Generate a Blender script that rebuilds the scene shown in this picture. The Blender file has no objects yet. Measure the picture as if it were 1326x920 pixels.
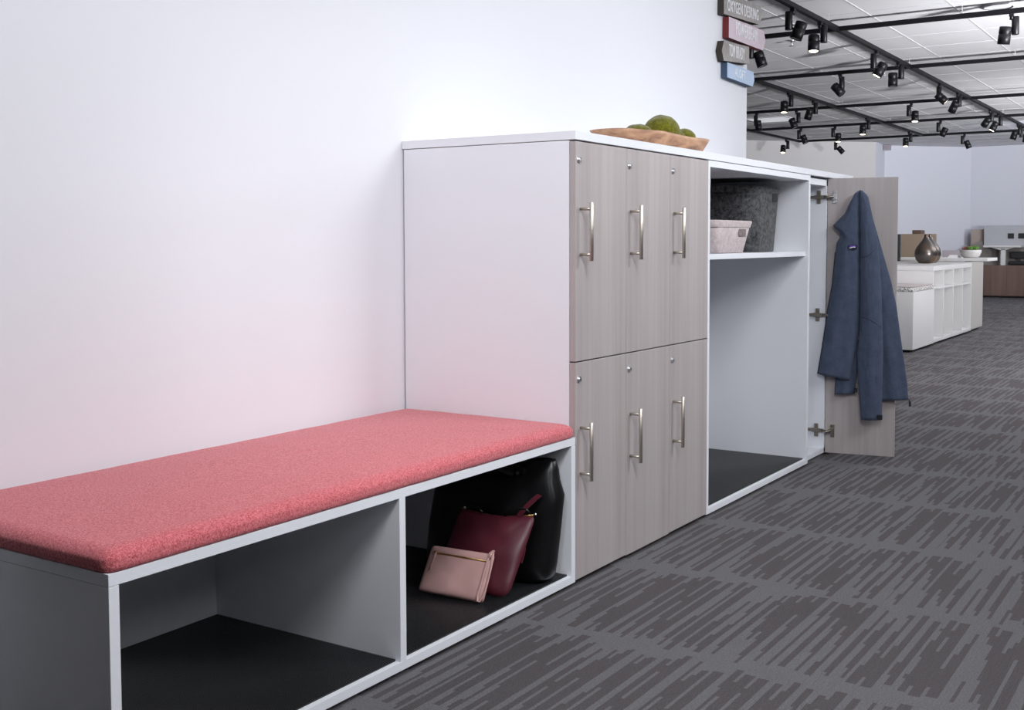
import bpy, bmesh, math, random
from mathutils import Vector, Matrix, noise
random.seed(7)
SC = bpy.context.scene
COL = SC.collection
PI = math.pi
WLOC = {}

# ------------------------------------------------------------------ materials
def lin(c):
    return tuple(((x/255)/12.92 if x/255 <= .04045 else ((x/255+.055)/1.055)**2.4) for x in c)
def new_mat(name):
    m = bpy.data.materials.new(name); m.use_nodes = True
    nt = m.node_tree; b = nt.nodes['Principled BSDF']
    return m, nt, b
def N(nt, t, **kw):
    n = nt.nodes.new(t)
    for k, v in kw.items(): setattr(n, k, v)
    return n
def setin(n, **kw):
    for k, v in kw.items():
        n.inputs[k.replace('_', ' ')].default_value = v
def flat(name, col, rough=.5, metal=0, bump=0, bscale=300, spec=.5, sheen=0, var=0, coat=0):
    m, nt, b = new_mat(name)
    c = (*col, 1)
    b.inputs['Base Color'].default_value = c
    b.inputs['Roughness'].default_value = rough
    b.inputs['Metallic'].default_value = metal
    b.inputs['Specular IOR Level'].default_value = spec
    b.inputs['Coat Weight'].default_value = coat
    if sheen:
        b.inputs['Sheen Weight'].default_value = sheen
    tc = N(nt, 'ShaderNodeTexCoord')
    nz = N(nt, 'ShaderNodeTexNoise'); setin(nz, Scale=bscale, Detail=4)
    nt.links.new(tc.outputs['Object'], nz.inputs['Vector'])
    if bump:
        bp = N(nt, 'ShaderNodeBump'); setin(bp, Strength=bump, Distance=.002)
        nt.links.new(nz.outputs['Fac'], bp.inputs['Height']); nt.links.new(bp.outputs['Normal'], b.inputs['Normal'])
    if var:
        r = N(nt, 'ShaderNodeValToRGB')
        r.color_ramp.elements[0].position = .3; r.color_ramp.elements[1].position = .7
        r.color_ramp.elements[0].color = (*[x*(1-var) for x in col], 1)
        r.color_ramp.elements[1].color = (*[min(1, x*(1+var)) for x in col], 1)
        nt.links.new(nz.outputs['Fac'], r.inputs['Fac']); nt.links.new(r.outputs['Color'], b.inputs['Base Color'])
    return m
def wood(name, c0, c1, rough=.45, sx=45, sz=1.0):
    """vertical wood grain, streaks running along Z"""
    m, nt, b = new_mat(name)
    tc = N(nt, 'ShaderNodeTexCoord')
    mp = N(nt, 'ShaderNodeMapping'); mp.inputs['Scale'].default_value = (sx, sx, sz)
    nt.links.new(tc.outputs['Object'], mp.inputs['Vector'])
    n1 = N(nt, 'ShaderNodeTexNoise'); setin(n1, Scale=1.0, Detail=5, Roughness=.65)
    nt.links.new(mp.outputs['Vector'], n1.inputs['Vector'])
    mp2 = N(nt, 'ShaderNodeMapping'); mp2.inputs['Scale'].default_value = (sx*.22, sx*.22, sz*.3)
    nt.links.new(tc.outputs['Object'], mp2.inputs['Vector'])
    n2 = N(nt, 'ShaderNodeTexNoise'); setin(n2, Scale=1.0, Detail=3)
    nt.links.new(mp2.outputs['Vector'], n2.inputs['Vector'])
    ad = N(nt, 'ShaderNodeMath', operation='ADD'); nt.links.new(n1.outputs['Fac'], ad.inputs[0]); nt.links.new(n2.outputs['Fac'], ad.inputs[1])
    hf = N(nt, 'ShaderNodeMath', operation='MULTIPLY'); hf.inputs[1].default_value = .5
    nt.links.new(ad.outputs[0], hf.inputs[0])
    r = N(nt, 'ShaderNodeValToRGB')
    r.color_ramp.elements[0].position = .36; r.color_ramp.elements[1].position = .64
    r.color_ramp.elements[0].color = (*c0, 1); r.color_ramp.elements[1].color = (*c1, 1)
    nt.links.new(hf.outputs[0], r.inputs['Fac']); nt.links.new(r.outputs['Color'], b.inputs['Base Color'])
    b.inputs['Roughness'].default_value = rough
    bp = N(nt, 'ShaderNodeBump'); setin(bp, Strength=.12, Distance=.001)
    nt.links.new(n1.outputs['Fac'], bp.inputs['Height']); nt.links.new(bp.outputs['Normal'], b.inputs['Normal'])
    return m
def melange(name, c0, c1, scale, p0=.35, p1=.65, bump=.6, rough=.9, sheen=.25, big=0):
    m, nt, b = new_mat(name)
    tc = N(nt, 'ShaderNodeTexCoord')
    nz = N(nt, 'ShaderNodeTexNoise'); setin(nz, Scale=scale, Detail=3, Roughness=.7)
    nt.links.new(tc.outputs['Object'], nz.inputs['Vector'])
    src = nz.outputs['Fac']
    if big:
        n2 = N(nt, 'ShaderNodeTexNoise'); setin(n2, Scale=big, Detail=3)
        nt.links.new(tc.outputs['Object'], n2.inputs['Vector'])
        mx = N(nt, 'ShaderNodeMath', operation='MULTIPLY_ADD'); mx.inputs[1].default_value = .5
        nt.links.new(n2.outputs['Fac'], mx.inputs[0]); nt.links.new(src, mx.inputs[2])
        sb = N(nt, 'ShaderNodeMath', operation='SUBTRACT'); sb.inputs[1].default_value = .25
        nt.links.new(mx.outputs[0], sb.inputs[0]); src = sb.outputs[0]
    r = N(nt, 'ShaderNodeValToRGB')
    r.color_ramp.elements[0].position = p0; r.color_ramp.elements[1].position = p1
    r.color_ramp.elements[0].color = (*c0, 1); r.color_ramp.elements[1].color = (*c1, 1)
    nt.links.new(src, r.inputs['Fac']); nt.links.new(r.outputs['Color'], b.inputs['Base Color'])
    b.inputs['Roughness'].default_value = rough
    b.inputs['Specular IOR Level'].default_value = .2
    b.inputs['Sheen Weight'].default_value = sheen
    bp = N(nt, 'ShaderNodeBump'); setin(bp, Strength=bump, Distance=.0015)
    nt.links.new(nz.outputs['Fac'], bp.inputs['Height']); nt.links.new(bp.outputs['Normal'], b.inputs['Normal'])
    return m
def glow(name, col, strength):
    m, nt, b = new_mat(name)
    b.inputs['Base Color'].default_value = (*col, 1)
    b.inputs['Emission Color'].default_value = (*col, 1)
    b.inputs['Emission Strength'].default_value = strength
    return m

def carpet_mat():
    m, nt, b = new_mat('striped_carpet_tile')
    L = nt.links.new
    def mth(op, a, c=None, d=None):
        n = N(nt, 'ShaderNodeMath', operation=op)
        for i, v in enumerate((a, c, d)):
            if v is None: continue
            if isinstance(v, (int, float)): n.inputs[i].default_value = v
            else: L(v, n.inputs[i])
        return n.outputs[0]
    tc = N(nt, 'ShaderNodeTexCoord')
    sp = N(nt, 'ShaderNodeSeparateXYZ'); L(tc.outputs['Object'], sp.inputs[0])
    X, Y = sp.outputs['X'], sp.outputs['Y']
    xt = mth('DIVIDE', mth('SUBTRACT', X, .29), .61)
    ti = mth('FLOOR', xt); fx = mth('FRACT', xt)
    tj = mth('FLOOR', mth('DIVIDE', mth('ADD', Y, .17), .61))
    off = mth('ADD', mth('MULTIPLY', ti, 17.31), mth('MULTIPLY', tj, 5.7))
    yc = mth('DIVIDE', Y, .034)
    row = mth('FLOOR', yc); v = mth('FRACT', yc)
    def rnoise(sx, k, o, det=1.0):
        cv = N(nt, 'ShaderNodeCombineXYZ')
        L(mth('MULTIPLY', X, sx), cv.inputs[0]); L(mth('MULTIPLY', row, k), cv.inputs[1]); L(mth('ADD', off, o), cv.inputs[2])
        nz = N(nt, 'ShaderNodeTexNoise'); setin(nz, Scale=1.0, Detail=det, Roughness=.5)
        L(cv.outputs[0], nz.inputs['Vector']); return nz.outputs['Fac']
    def mrange(x, a, b_, c_, d_):
        n = N(nt, 'ShaderNodeMapRange'); setin(n, From_Min=a, From_Max=b_, To_Min=c_, To_Max=d_); L(x, n.inputs['Value']); return n.outputs[0]
    wdt = mrange(rnoise(2.2, 3.37, 0), .30, .63, .20, 1.08)           # stripe width as a share of its row
    # ragged ends either side of each seam: every row starts and stops at its own distance
    jl = mrange(rnoise(.0, 5.13, 9.0, 0), .25, .75, .0, .12)
    jr = mrange(rnoise(.0, 4.71, 31.0, 0), .25, .75, .0, .12)
    inside = mth('MULTIPLY', mth('GREATER_THAN', fx, jl), mth('GREATER_THAN', mth('SUBTRACT', 1.0, fx), jr))
    soft = mrange(mth('MINIMUM', mth('SUBTRACT', fx, jl), mth('SUBTRACT', mth('SUBTRACT', 1.0, fx), jr)), .0, .14, -.22, 0)
    wq = mth('DIVIDE', mth('FLOOR', mth('MULTIPLY', mth('ADD', wdt, soft), 4.0)), 4.0)
    s_ = mth('MULTIPLY', mth('LESS_THAN', v, wq), inside)
    class _o: outputs = [s_]
    mk = _o
    # yarn speckle
    ny = N(nt, 'ShaderNodeTexNoise'); setin(ny, Scale=230, Detail=3, Roughness=.8)
    L(tc.outputs['Object'], ny.inputs['Vector'])
    mp = N(nt, 'ShaderNodeMapRange'); setin(mp, From_Min=.3, From_Max=.7, To_Min=.72, To_Max=1.28)
    L(ny.outputs['Fac'], mp.inputs['Value'])
    mx = N(nt, 'ShaderNodeMix', data_type='RGBA')
    L(mk.outputs[0], mx.inputs['Factor'])
    mx.inputs['A'].default_value = (.150, .146, .152, 1); mx.inputs['B'].default_value = (.094, .086, .088, 1)
    vm = N(nt, 'ShaderNodeVectorMath', operation='SCALE')
    L(mx.outputs['Result'], vm.inputs[0]); L(mp.outputs[0], vm.inputs['Scale'])
    L(vm.outputs[0], b.inputs['Base Color'])
    b.inputs['Roughness'].default_value = .95; b.inputs['Specular IOR Level'].default_value = .15
    # ribs along X + yarn bump
    rib = mth('SINE', mth('MULTIPLY', Y, 2*PI/.0042))
    h = mth('ADD', mth('MULTIPLY', rib, .3), ny.outputs['Fac'])
    bp = N(nt, 'ShaderNodeBump'); setin(bp, Strength=.5, Distance=.002)
    L(h, bp.inputs['Height']); L(bp.outputs['Normal'], b.inputs['Normal'])
    return m

def ceiling_mat():
    m, nt, b = new_mat('acoustic_ceiling_tile')
    L = nt.links.new
    tc = N(nt, 'ShaderNodeTexCoord')
    nz = N(nt, 'ShaderNodeTexNoise'); setin(nz, Scale=120, Detail=4)
    L(tc.outputs['Object'], nz.inputs['Vector'])
    r = N(nt, 'ShaderNodeValToRGB')
    r.color_ramp.elements[0].position = .3; r.color_ramp.elements[1].position = .75
    r.color_ramp.elements[0].color = (.63, .63, .645, 1); r.color_ramp.elements[1].color = (.71, .71, .725, 1)
    L(nz.outputs['Fac'], r.inputs['Fac']); L(r.outputs['Color'], b.inputs['Base Color'])
    b.inputs['Roughness'].default_value = .95
    bp = N(nt, 'ShaderNodeBump'); setin(bp, Strength=.3, Distance=.002)
    L(nz.outputs['Fac'], bp.inputs['Height']); L(bp.outputs['Normal'], b.inputs['Normal'])
    return m

def moss_mat():
    return melange('moss', (.045, .048, .003), (.25, .235, .012), 260, .3, .75, bump=1.0, rough=1, sheen=.3, big=70)

def bowl_mat():
    m, nt, b = new_mat('carved_wood')
    L = nt.links.new
    tc = N(nt, 'ShaderNodeTexCoord')
    mp = N(nt, 'ShaderNodeMapping'); mp.inputs['Scale'].default_value = (5, 14, 22); mp.inputs['Rotation'].default_value = (0, .5, .2)
    L(tc.outputs['Object'], mp.inputs['Vector'])
    nz = N(nt, 'ShaderNodeTexNoise'); setin(nz, Scale=1, Detail=6, Roughness=.6, Distortion=1.6)
    L(mp.outputs['Vector'], nz.inputs['Vector'])
    r = N(nt, 'ShaderNodeValToRGB'); cr = r.color_ramp
    cr.elements[0].position = .33; cr.elements[0].color = (.12, .065, .042, 1)
    cr.elements[1].position = .68; cr.elements[1].color = (.60, .36, .21, 1)
    e = cr.elements.new(.48); e.color = (.38, .20, .115, 1)
    L(nz.outputs['Fac'], r.inputs['Fac']); L(r.outputs['Color'], b.inputs['Base Color'])
    b.inputs['Roughness'].default_value = .5
    return m

M = {}
M['wall'] = flat('wall_paint', (.81, .82, .855), .85, bump=.08, bscale=90, spec=.2)
M['wall_far'] = flat('wall_paint_far', (.70, .71, .77), .9, bump=.08, bscale=90, spec=.2)
M['wall_warm'] = flat('wall_paint_warm_grey', (.63, .615, .61), .9, bump=.08, bscale=90, spec=.2)
M['wall_dim'] = flat('bounce_cut_wall', (.10, .10, .105), .9, bump=.05, bscale=90, spec=.2)  # unseen walls, darkened to cut bounce light
M['ceiling'] = ceiling_mat()
M['tee'] = flat('ceiling_tee', (.60, .60, .62), .6, bump=.02)
M['carpet'] = carpet_mat()
M['white'] = flat('white_laminate', (.83, .845, .88), .42, bump=.03, bscale=900, spec=.35)
M['white_far'] = flat('white_laminate_warm', (.70, .695, .685), .5, bump=.03, bscale=900, spec=.3)
M['beige'] = flat('beige_laminate', (.50, .485, .455), .5, bump=.03, bscale=900, spec=.3)
M['wood'] = wood('taupe_wood_laminate', (.38, .335, .328), (.49, .446, .436), .42, sx=40)
M['darkwood'] = wood('brown_wood_laminate', (.10, .062, .048), (.20, .125, .10), .5, sx=14, sz=.6)
M['black'] = flat('matte_black_plastic', (.012, .012, .014), .6, bump=.03)
M['rubber'] = flat('black_ribbed_rubber', (.008, .0085, .0095), .27, bump=.08, bscale=400, spec=.5)
M['nickel'] = flat('brushed_nickel', (.60, .55, .48), .42, metal=1, bump=.03, bscale=800)
M['chrome'] = flat('polished_steel', (.80, .80, .82), .30, metal=1, bump=.01)
M['bronze'] = flat('dark_hinge_steel', (.34, .30, .25), .35, metal=1, bump=.02)
M['cushion'] = melange('coral_red_melange_wool', (.40, .045, .055), (.80, .245, .268), 520, .34, .66, bump=.4, big=240)
M['felt_dark'] = melange('charcoal_felt', (.018, .018, .019), (.15, .15, .158), 60, .32, .78, bump=.5, sheen=.15, big=300)
M['felt_light'] = melange('oatmeal_felt', (.44, .37, .37), (.62, .54, .53), 60, .3, .7, bump=.5, sheen=.15, big=300)
M['slot_shade'] = melange('slot_shade_felt', (.16, .13, .125), (.24, .2, .19), 60, .3, .7, bump=.5, sheen=.1)  # darkened oatmeal felt, paints the shade inside the handle hole
M['leather_black'] = flat('black_leather', (.004, .004, .0045), .33, bump=.15, bscale=260, spec=.4)
M['leather_wine'] = flat('burgundy_leather', (.085, .012, .022), .42, bump=.22, bscale=420, spec=.45)
M['leather_pink'] = flat('blush_pink_leather', (.52, .31, .29), .5, bump=.15, bscale=700, spec=.35)
M['gold'] = flat('brass_zipper', (.62, .42, .15), .3, metal=1, bump=.3, bscale=900)
M['jacket'] = melange('slate_blue_fleece', (.050, .066, .108), (.088, .112, .170), 350, .3, .7, bump=.45, rough=.95, sheen=.12, big=25)
M['seam'] = flat('dark_slate_stitching', (.028, .036, .062), .9, bump=.1)
M['jacket_trim'] = flat('navy_trim', (.006, .008, .016), .7, bump=.1)
M['moss'] = moss_mat()
M['bowl'] = bowl_mat()
M['sign_grey'] = wood('grey_barn_wood', (.26, .235, .225), (.42, .39, .38), .8, sx=30, sz=30)
M['sign_grey_edge'] = flat('dark_barn_wood_edge', (.045, .038, .03), .8, bump=.2)
M['sign_pink'] = flat('pink_sign_paint', (.66, .55, .61), .75, bump=.15, bscale=200)
M['sign_red_edge'] = flat('dark_red_sign_edge', (.20, .025, .03), .7, bump=.1)
M['sign_blue'] = flat('pale_blue_sign_paint', (.48, .59, .76), .75, bump=.15, bscale=200)
M['sign_blue_edge'] = flat('slate_blue_sign_edge', (.05, .09, .15), .7, bump=.1)
M['letter'] = flat('white_lettering', (.86, .86, .88), .6, bump=.02)
M['track'] = flat('black_track_metal', (.005, .005, .007), .5, bump=.03, spec=.2)
M['spot'] = flat('black_spotlight_metal', (.006, .006, .008), .42, bump=.02, spec=.3)
M['lens_on'] = glow('lit_lens', (1.0, .86, .66), 5)
M['lens_off'] = flat('dark_lens', (.02, .02, .02), .15, bump=.01)
M['diffuser'] = glow('lit_diffuser', (.92, .93, 1.0), .35)
M['tan'] = flat('tan_fabric_screen', (.27, .21, .155), .9, bump=.3, bscale=500)
M['tan_light'] = flat('light_tan_panel', (.40, .33, .29), .9, bump=.3, bscale=500)
M['tan_grey'] = flat('grey_tan_panel', (.27, .245, .225), .9, bump=.2, bscale=400)
M['screen_grey'] = flat('pale_grey_fabric', (.46, .47, .49), .9, bump=.3, bscale=500)
M['smoke'] = None
def smoke():
    m, nt, b = new_mat('smoked_glass')
    b.inputs['Base Color'].default_value = (.10, .13, .14, 1); b.inputs['Roughness'].default_value = .08
    b.inputs['Transmission Weight'].default_value = .55; b.inputs['IOR'].default_value = 1.2
    nz = N(nt, 'ShaderNodeTexNoise'); setin(nz, Scale=3)
    bp = N(nt, 'ShaderNodeBump'); setin(bp, Strength=.02, Distance=.001)
    nt.links.new(nz.outputs['Fac'], bp.inputs['Height']); nt.links.new(bp.outputs['Normal'], b.inputs['Normal'])
    return m
M['smoke'] = smoke()
def vase_mat():
    m, nt, b = new_mat('smoky_bronze_glaze')
    tc = N(nt, 'ShaderNodeTexCoord')
    nz = N(nt, 'ShaderNodeTexNoise'); setin(nz, Scale=6, Detail=4)
    nt.links.new(tc.outputs['Object'], nz.inputs['Vector'])
    r = N(nt, 'ShaderNodeValToRGB')
    r.color_ramp.elements[0].position = .4; r.color_ramp.elements[1].position = .7
    r.color_ramp.elements[0].color = (.13, .118, .112, 1); r.color_ramp.elements[1].color = (.27, .155, .07, 1)
    nt.links.new(nz.outputs['Fac'], r.inputs['Fac']); nt.links.new(r.outputs['Color'], b.inputs['Base Color'])
    b.inputs['Metallic'].default_value = .8; b.inputs['Roughness'].default_value = .3
    return m
M['vase'] = vase_mat()
M['leaf_green'] = flat('succulent_green', (.09, .22, .03), .6, bump=.1)
M['leaf_red'] = flat('succulent_russet', (.30, .12, .08), .6, bump=.1)
M['soil'] = flat('soil', (.05, .035, .025), .95, bump=.4, bscale=200)
M['concrete'] = flat('pale_concrete', (.52, .51, .50), .8, bump=.3, bscale=120)
M['paper'] = flat('white_paper', (.80, .80, .82), .8, bump=.02)
M['purple'] = flat('purple_patch', (.14, .06, .42), .7, bump=.05)
M['brown_box'] = flat('brown_plastic', (.10, .06, .045), .6, bump=.05)
M['grey_box'] = flat('mauve_grey_plastic', (.36, .33, .36), .6, bump=.05)
def pat_mat():
    m, nt, b = new_mat('black_white_speckled_fabric')
    tc = N(nt, 'ShaderNodeTexCoord')
    v = N(nt, 'ShaderNodeTexVoronoi'); setin(v, Scale=95)
    nt.links.new(tc.outputs['Object'], v.inputs['Vector'])
    r = N(nt, 'ShaderNodeValToRGB'); r.color_ramp.interpolation = 'CONSTANT'
    r.color_ramp.elements[0].color = (.05, .05, .055, 1); r.color_ramp.elements[1].position = .42
    r.color_ramp.elements[1].color = (.62, .60, .58, 1)
    nt.links.new(v.outputs['Distance'], r.inputs['Fac']); nt.links.new(r.outputs['Color'], b.inputs['Base Color'])
    b.inputs['Roughness'].default_value = .9
    return m
M['pattern'] = pat_mat()

# ------------------------------------------------------------------ mesh helpers
def BM(): return bmesh.new()
def box(bm, x0, x1, y0, y1, z0, z1, bev=0, seg=2, mi=0):
    x0, x1 = min(x0, x1), max(x0, x1); y0, y1 = min(y0, y1), max(y0, y1); z0, z1 = min(z0, z1), max(z0, z1)
    t = bmesh.new()
    bmesh.ops.create_cube(t, size=1)
    for v in t.verts:
        v.co = Vector(((x0+x1)/2+v.co.x*(x1-x0), (y0+y1)/2+v.co.y*(y1-y0), (z0+z1)/2+v.co.z*(z1-z0)))
    if bev: bmesh.ops.bevel(t, geom=list(t.edges), offset=bev, segments=seg, affect='EDGES', profile=.5)
    for f in t.faces: f.material_index = mi
    merge(bm, t)
    return bm
def merge(bm, t, mat=None):
    if mat is not None: bmesh.ops.transform(t, matrix=mat, verts=t.verts)
    mp = {}
    for v in t.verts: mp[v] = bm.verts.new(v.co)
    for f in t.faces:
        try:
            g = bm.faces.new([mp[v] for v in f.verts]); g.smooth = f.smooth; g.material_index = f.material_index
        except ValueError: pass
    t.free()
def axis_mat(a, b):
    a = Vector(a); b = Vector(b); d = (b-a)
    return Matrix.Translation(a) @ d.to_track_quat('Z', 'Y').to_matrix().to_4x4(), d.length
def cyl(bm, a, b, r0, r1=None, n=20, smooth=True, bev=0):
    r1 = r0 if r1 is None else r1
    m, L = axis_mat(a, b)
    prof = [(r0, 0), (r1, L)] if not bev else [(r0-bev, 0), (r0, bev), (r1, L-bev), (r1-bev, L)]
    lathe(bm, prof, n, m, smooth)
    return bm
def lathe(bm, prof, n=24, mat=None, smooth=True, cap=True):
    t = bmesh.new(); rings = []
    for r, z in prof:
        rings.append([t.verts.new((r*math.cos(2*PI*i/n), r*math.sin(2*PI*i/n), z)) for i in range(n)])
    for a, b in zip(rings, rings[1:]):
        for i in range(n):
            f = t.faces.new((a[i], a[(i+1) % n], b[(i+1) % n], b[i])); f.smooth = smooth
    if cap:
        t.faces.new(list(reversed(rings[0]))); t.faces.new(rings[-1])
    merge(bm, t, mat)
    return bm
def loft(bm, rings, smooth=True, cap=True, closed=True):
    vs = [[bm.verts.new(p) for p in r] for r in rings]
    n = len(vs[0])
    for a, b in zip(vs, vs[1:]):
        for i in range(n if closed else n-1):
            f = bm.faces.new((a[i], a[(i+1) % n], b[(i+1) % n], b[i])); f.smooth = smooth
    if cap and closed:
        bm.faces.new(list(reversed(vs[0]))); bm.faces.new(vs[-1])
    return bm
def tube(bm, pts, r, n=8, flat_y=None):
    """swept tube along pts; r number or list"""
    pts = [Vector(p) for p in pts]; rings = []
    for i, p in enumerate(pts):
        d = (pts[min(i+1, len(pts)-1)]-pts[max(i-1, 0)]).normalized()
        up = Vector((0, 0, 1)) if abs(d.z) < .95 else Vector((1, 0, 0))
        s = d.cross(up).normalized(); u = s.cross(d)
        rr = r[i] if isinstance(r, (list, tuple)) else r
        ra, rb = (rr, rr) if flat_y is None else (rr, flat_y)
        rings.append([p+s*ra*math.cos(2*PI*k/n)+u*rb*math.sin(2*PI*k/n) for k in range(n)])
    return loft(bm, rings)
def ribbon(bm, pts, width, thick):
    """strap: pts list, width vectors list/Vector, thickness along normal"""
    pts = [Vector(p) for p in pts]; rings = []
    for i, p in enumerate(pts):
        d = (pts[min(i+1, len(pts)-1)]-pts[max(i-1, 0)]).normalized()
        w = Vector(width[i] if isinstance(width, list) else width)
        nn = d.cross(w).normalized()*thick/2
        h = w/2
        rings.append([p-h-nn, p+h-nn, p+h+nn, p-h+nn])
    return loft(bm, rings, smooth=False)
def prism(bm, poly, y0, y1, mi_face=0, mi_edge=1):
    """poly (x,z) extruded along y; front at y0"""
    a = [bm.verts.new((x, y0, z)) for x, z in poly]; b = [bm.verts.new((x, y1, z)) for x, z in poly]
    f = bm.faces.new(a); f.material_index = mi_face
    g = bm.faces.new(list(reversed(b))); g.material_index = mi_face
    n = len(poly)
    for i in range(n):
        h = bm.faces.new((a[i], b[i], b[(i+1) % n], a[(i+1) % n])); h.material_index = mi_edge
    return bm
def obj(name, bm, mats, parent=None, loc=None, world=True):
    """one mesh object; bm in world coords; origin at parent's place (or loc)"""
    bmesh.ops.remove_doubles(bm, verts=bm.verts, dist=1e-6)
    bmesh.ops.recalc_face_normals(bm, faces=bm.faces)
    o0 = Vector(WLOC[parent]) if parent is not None else Vector(loc or (0, 0, 0))
    if world:
        for v in bm.verts: v.co -= o0
    me = bpy.data.meshes.new(name); bm.to_mesh(me); bm.free()
    for m in (mats if isinstance(mats, (list, tuple)) else [mats]): me.materials.append(m)
    o = bpy.data.objects.new(name, me); COL.objects.link(o)
    if parent is not None: o.parent = parent
    else: o.location = o0
    WLOC[o] = o0
    return o
def tag(o, label=None, cat=None, group=None, kind=None):
    if label: o['label'] = label
    if cat: o['category'] = cat
    if group: o['group'] = group
    if kind: o['kind'] = kind
    return o
def thing(name, label, cat, loc, group=None):
    o = bpy.data.objects.new(name, None); COL.objects.link(o)
    o.empty_display_size = .05
    o.location = loc; WLOC[o] = Vector(loc)
    return tag(o, label, cat, group)
def struct(name, bm, mats, loc=None):
    return tag(obj(name, bm, mats, None, loc), kind='structure')
def copy_tree(o, delta=None, parent=None):
    c = o.copy(); COL.objects.link(c)
    if parent is not None:
        c.parent = parent; c.matrix_parent_inverse = o.matrix_parent_inverse.copy()
    if delta is not None: c.location = Vector(o.location)+Vector(delta)
    for ch in o.children: copy_tree(ch, None, c)
    return c

T = .0208                     # panel thickness
# ------------------------------------------------------------------ setting
bm = BM(); box(bm, -7, 20, -7, 9.5, -.1, 0); struct('floor', bm, M['carpet'])
H = 2.70
bm = BM(); box(bm, -7, 20, -7, 9.5, H, H+.1); struct('ceiling', bm, M['ceiling'])
# ceiling grid: exposed tee runners along X and cross tees along Y, each one trim
k = 0
bm = BM()
y = .265-.61*11
while y < 9:
    box(bm, -6.9, 19.5, y-.005, y+.005, H-.004, H-.0005); y += .61
struct('trim_1', bm, M['tee'])
bm = BM()
x = 6.97-.6*22
while x < 19.5:
    box(bm, x-.0025, x+.0025, -6.5, 9, H-.003, H-.0005); x += .6
struct('trim_2', bm, M['tee'])
WY = .62
bm = BM(); box(bm, -1.8, 2.812, WY, WY+.16, 0, H, .002, 1); struct('wall_left', bm, M['wall'])
bm = BM(); box(bm, -6.9, -1.8, WY, WY+.16, 0, H); struct('wall_left_near', bm, M['wall_dim'])  # unseen stretch, split off and darkened to keep bounce off the bench end
def wall_seg(name, p, q, m, th=.12):
    p = Vector((*p, 0)); q = Vector((*q, 0)); d = (q-p); n = Vector((d.y, -d.x, 0)).normalized()*th
    bm = BM(); a = [p, q, q+n, p+n]
    lo = [bm.verts.new(v) for v in a]; hi = [bm.verts.new(v+Vector((0, 0, H))) for v in a]
    bm.faces.new(lo); bm.faces.new(hi)
    for i in range(4): bm.faces.new((lo[i], lo[(i+1) % 4], hi[(i+1) % 4], hi[i]))
    return struct(name, bm, m)
wall_seg('wall_far_left', (12.4, 9.1), (16.96, 3.89), M['wall_warm'], -.12)
wall_seg('wall_far', (17.75, 3.95), (18.97, 2.70), M['wall_far'], -.12)
wall_seg('wall_far_return', (16.96, 3.89), (17.75, 3.95), M['wall_far'], -.12)
wall_seg('wall_far_right', (18.97, 2.70), (18.40, -6.6), M['wall_far'], -.12)
bm = BM(); box(bm, -6.9, 19.5, -6.8, -6.65, 0, H); struct('wall_right', bm, M['wall_dim'])
bm = BM(); box(bm, -6.9, -6.75, -6.65, .62, 0, H); struct('wall_near', bm, M['wall_dim'])
bm = BM(); box(bm, 2.70, 13.5, 9.0, 9.15, 0, H); struct('wall_side', bm, M['wall_far'])

# ------------------------------------------------------------------ bench
XL, XD, Z0, ZB, ZT = -1.5323, -.7659, .012, .4058, .4273
BK = .612                                            # back of cabinets
b = thing('storage_bench', 'long low white open bench cabinet under the coral seat cushion', 'bench', (XL, 0, 0))
for x0 in (XL, -T-.0005):
    obj('side_panel', box(BM(), x0, x0+T, 0, BK, Z0, ZB-.0008, .0008), M['white'], b)
obj('top_panel', box(BM(), XL, -.0005, 0, BK, ZB, ZT, .0008), M['white'], b)
obj('bottom_panel', box(BM(), XL+T, -T-.0005, 0, BK, Z0, Z0+T, .0008), M['white'], b)
obj('divider', box(BM(), XD-T/2, XD+T/2, 0, BK-.012, Z0+T, ZB, .0008), M['white'], b)
obj('back_panel', box(BM(), XL+T, -T, BK-.012, BK-.002, Z0+T, ZB), M['white'], b)
obj('plinth', box(BM(), XL+.02, -.02, .035, BK-.02, .0, Z0), M['black'], b)

def ribbed_mat(label, x0, x1, y0, y1, z, group='ribbed shoe mats'):
    bm = BM(); p = .0052; n = int((y1-y0)/p); pts = []
    prof = [(y0, z)]
    for i in range(n):
        ya = y0+i*p
        prof += [(ya+.0003, z+.0032), (ya+.0012, z+.0052), (ya+.0030, z+.0052), (ya+.0039, z+.0032)]
    prof += [(y1, z+.0032), (y1, z)]
    a = [bm.verts.new((x0, yy, zz)) for yy, zz in prof]; c = [bm.verts.new((x1, yy, zz)) for yy, zz in prof]
    for i in range(len(prof)-1): bm.faces.new((a[i], c[i], c[i+1], a[i+1]))
    bm.faces.new((a[-1], c[-1], c[0], a[0])); bm.faces.new(a); bm.faces.new(list(reversed(c)))
    return tag(obj('shoe_mat', bm, M['rubber'], None, (x0, y0, z)), label, 'mat', group)
ribbed_mat('black ribbed mat lining the empty left compartment of the bench', XL+T+.002, XD-T/2-.002, .014, BK-.014, Z0+T)
ribbed_mat('black ribbed mat under the handbags in the right bench compartment', XD+T/2+.002, -T-.003, .014, BK-.014, Z0+T)

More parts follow.
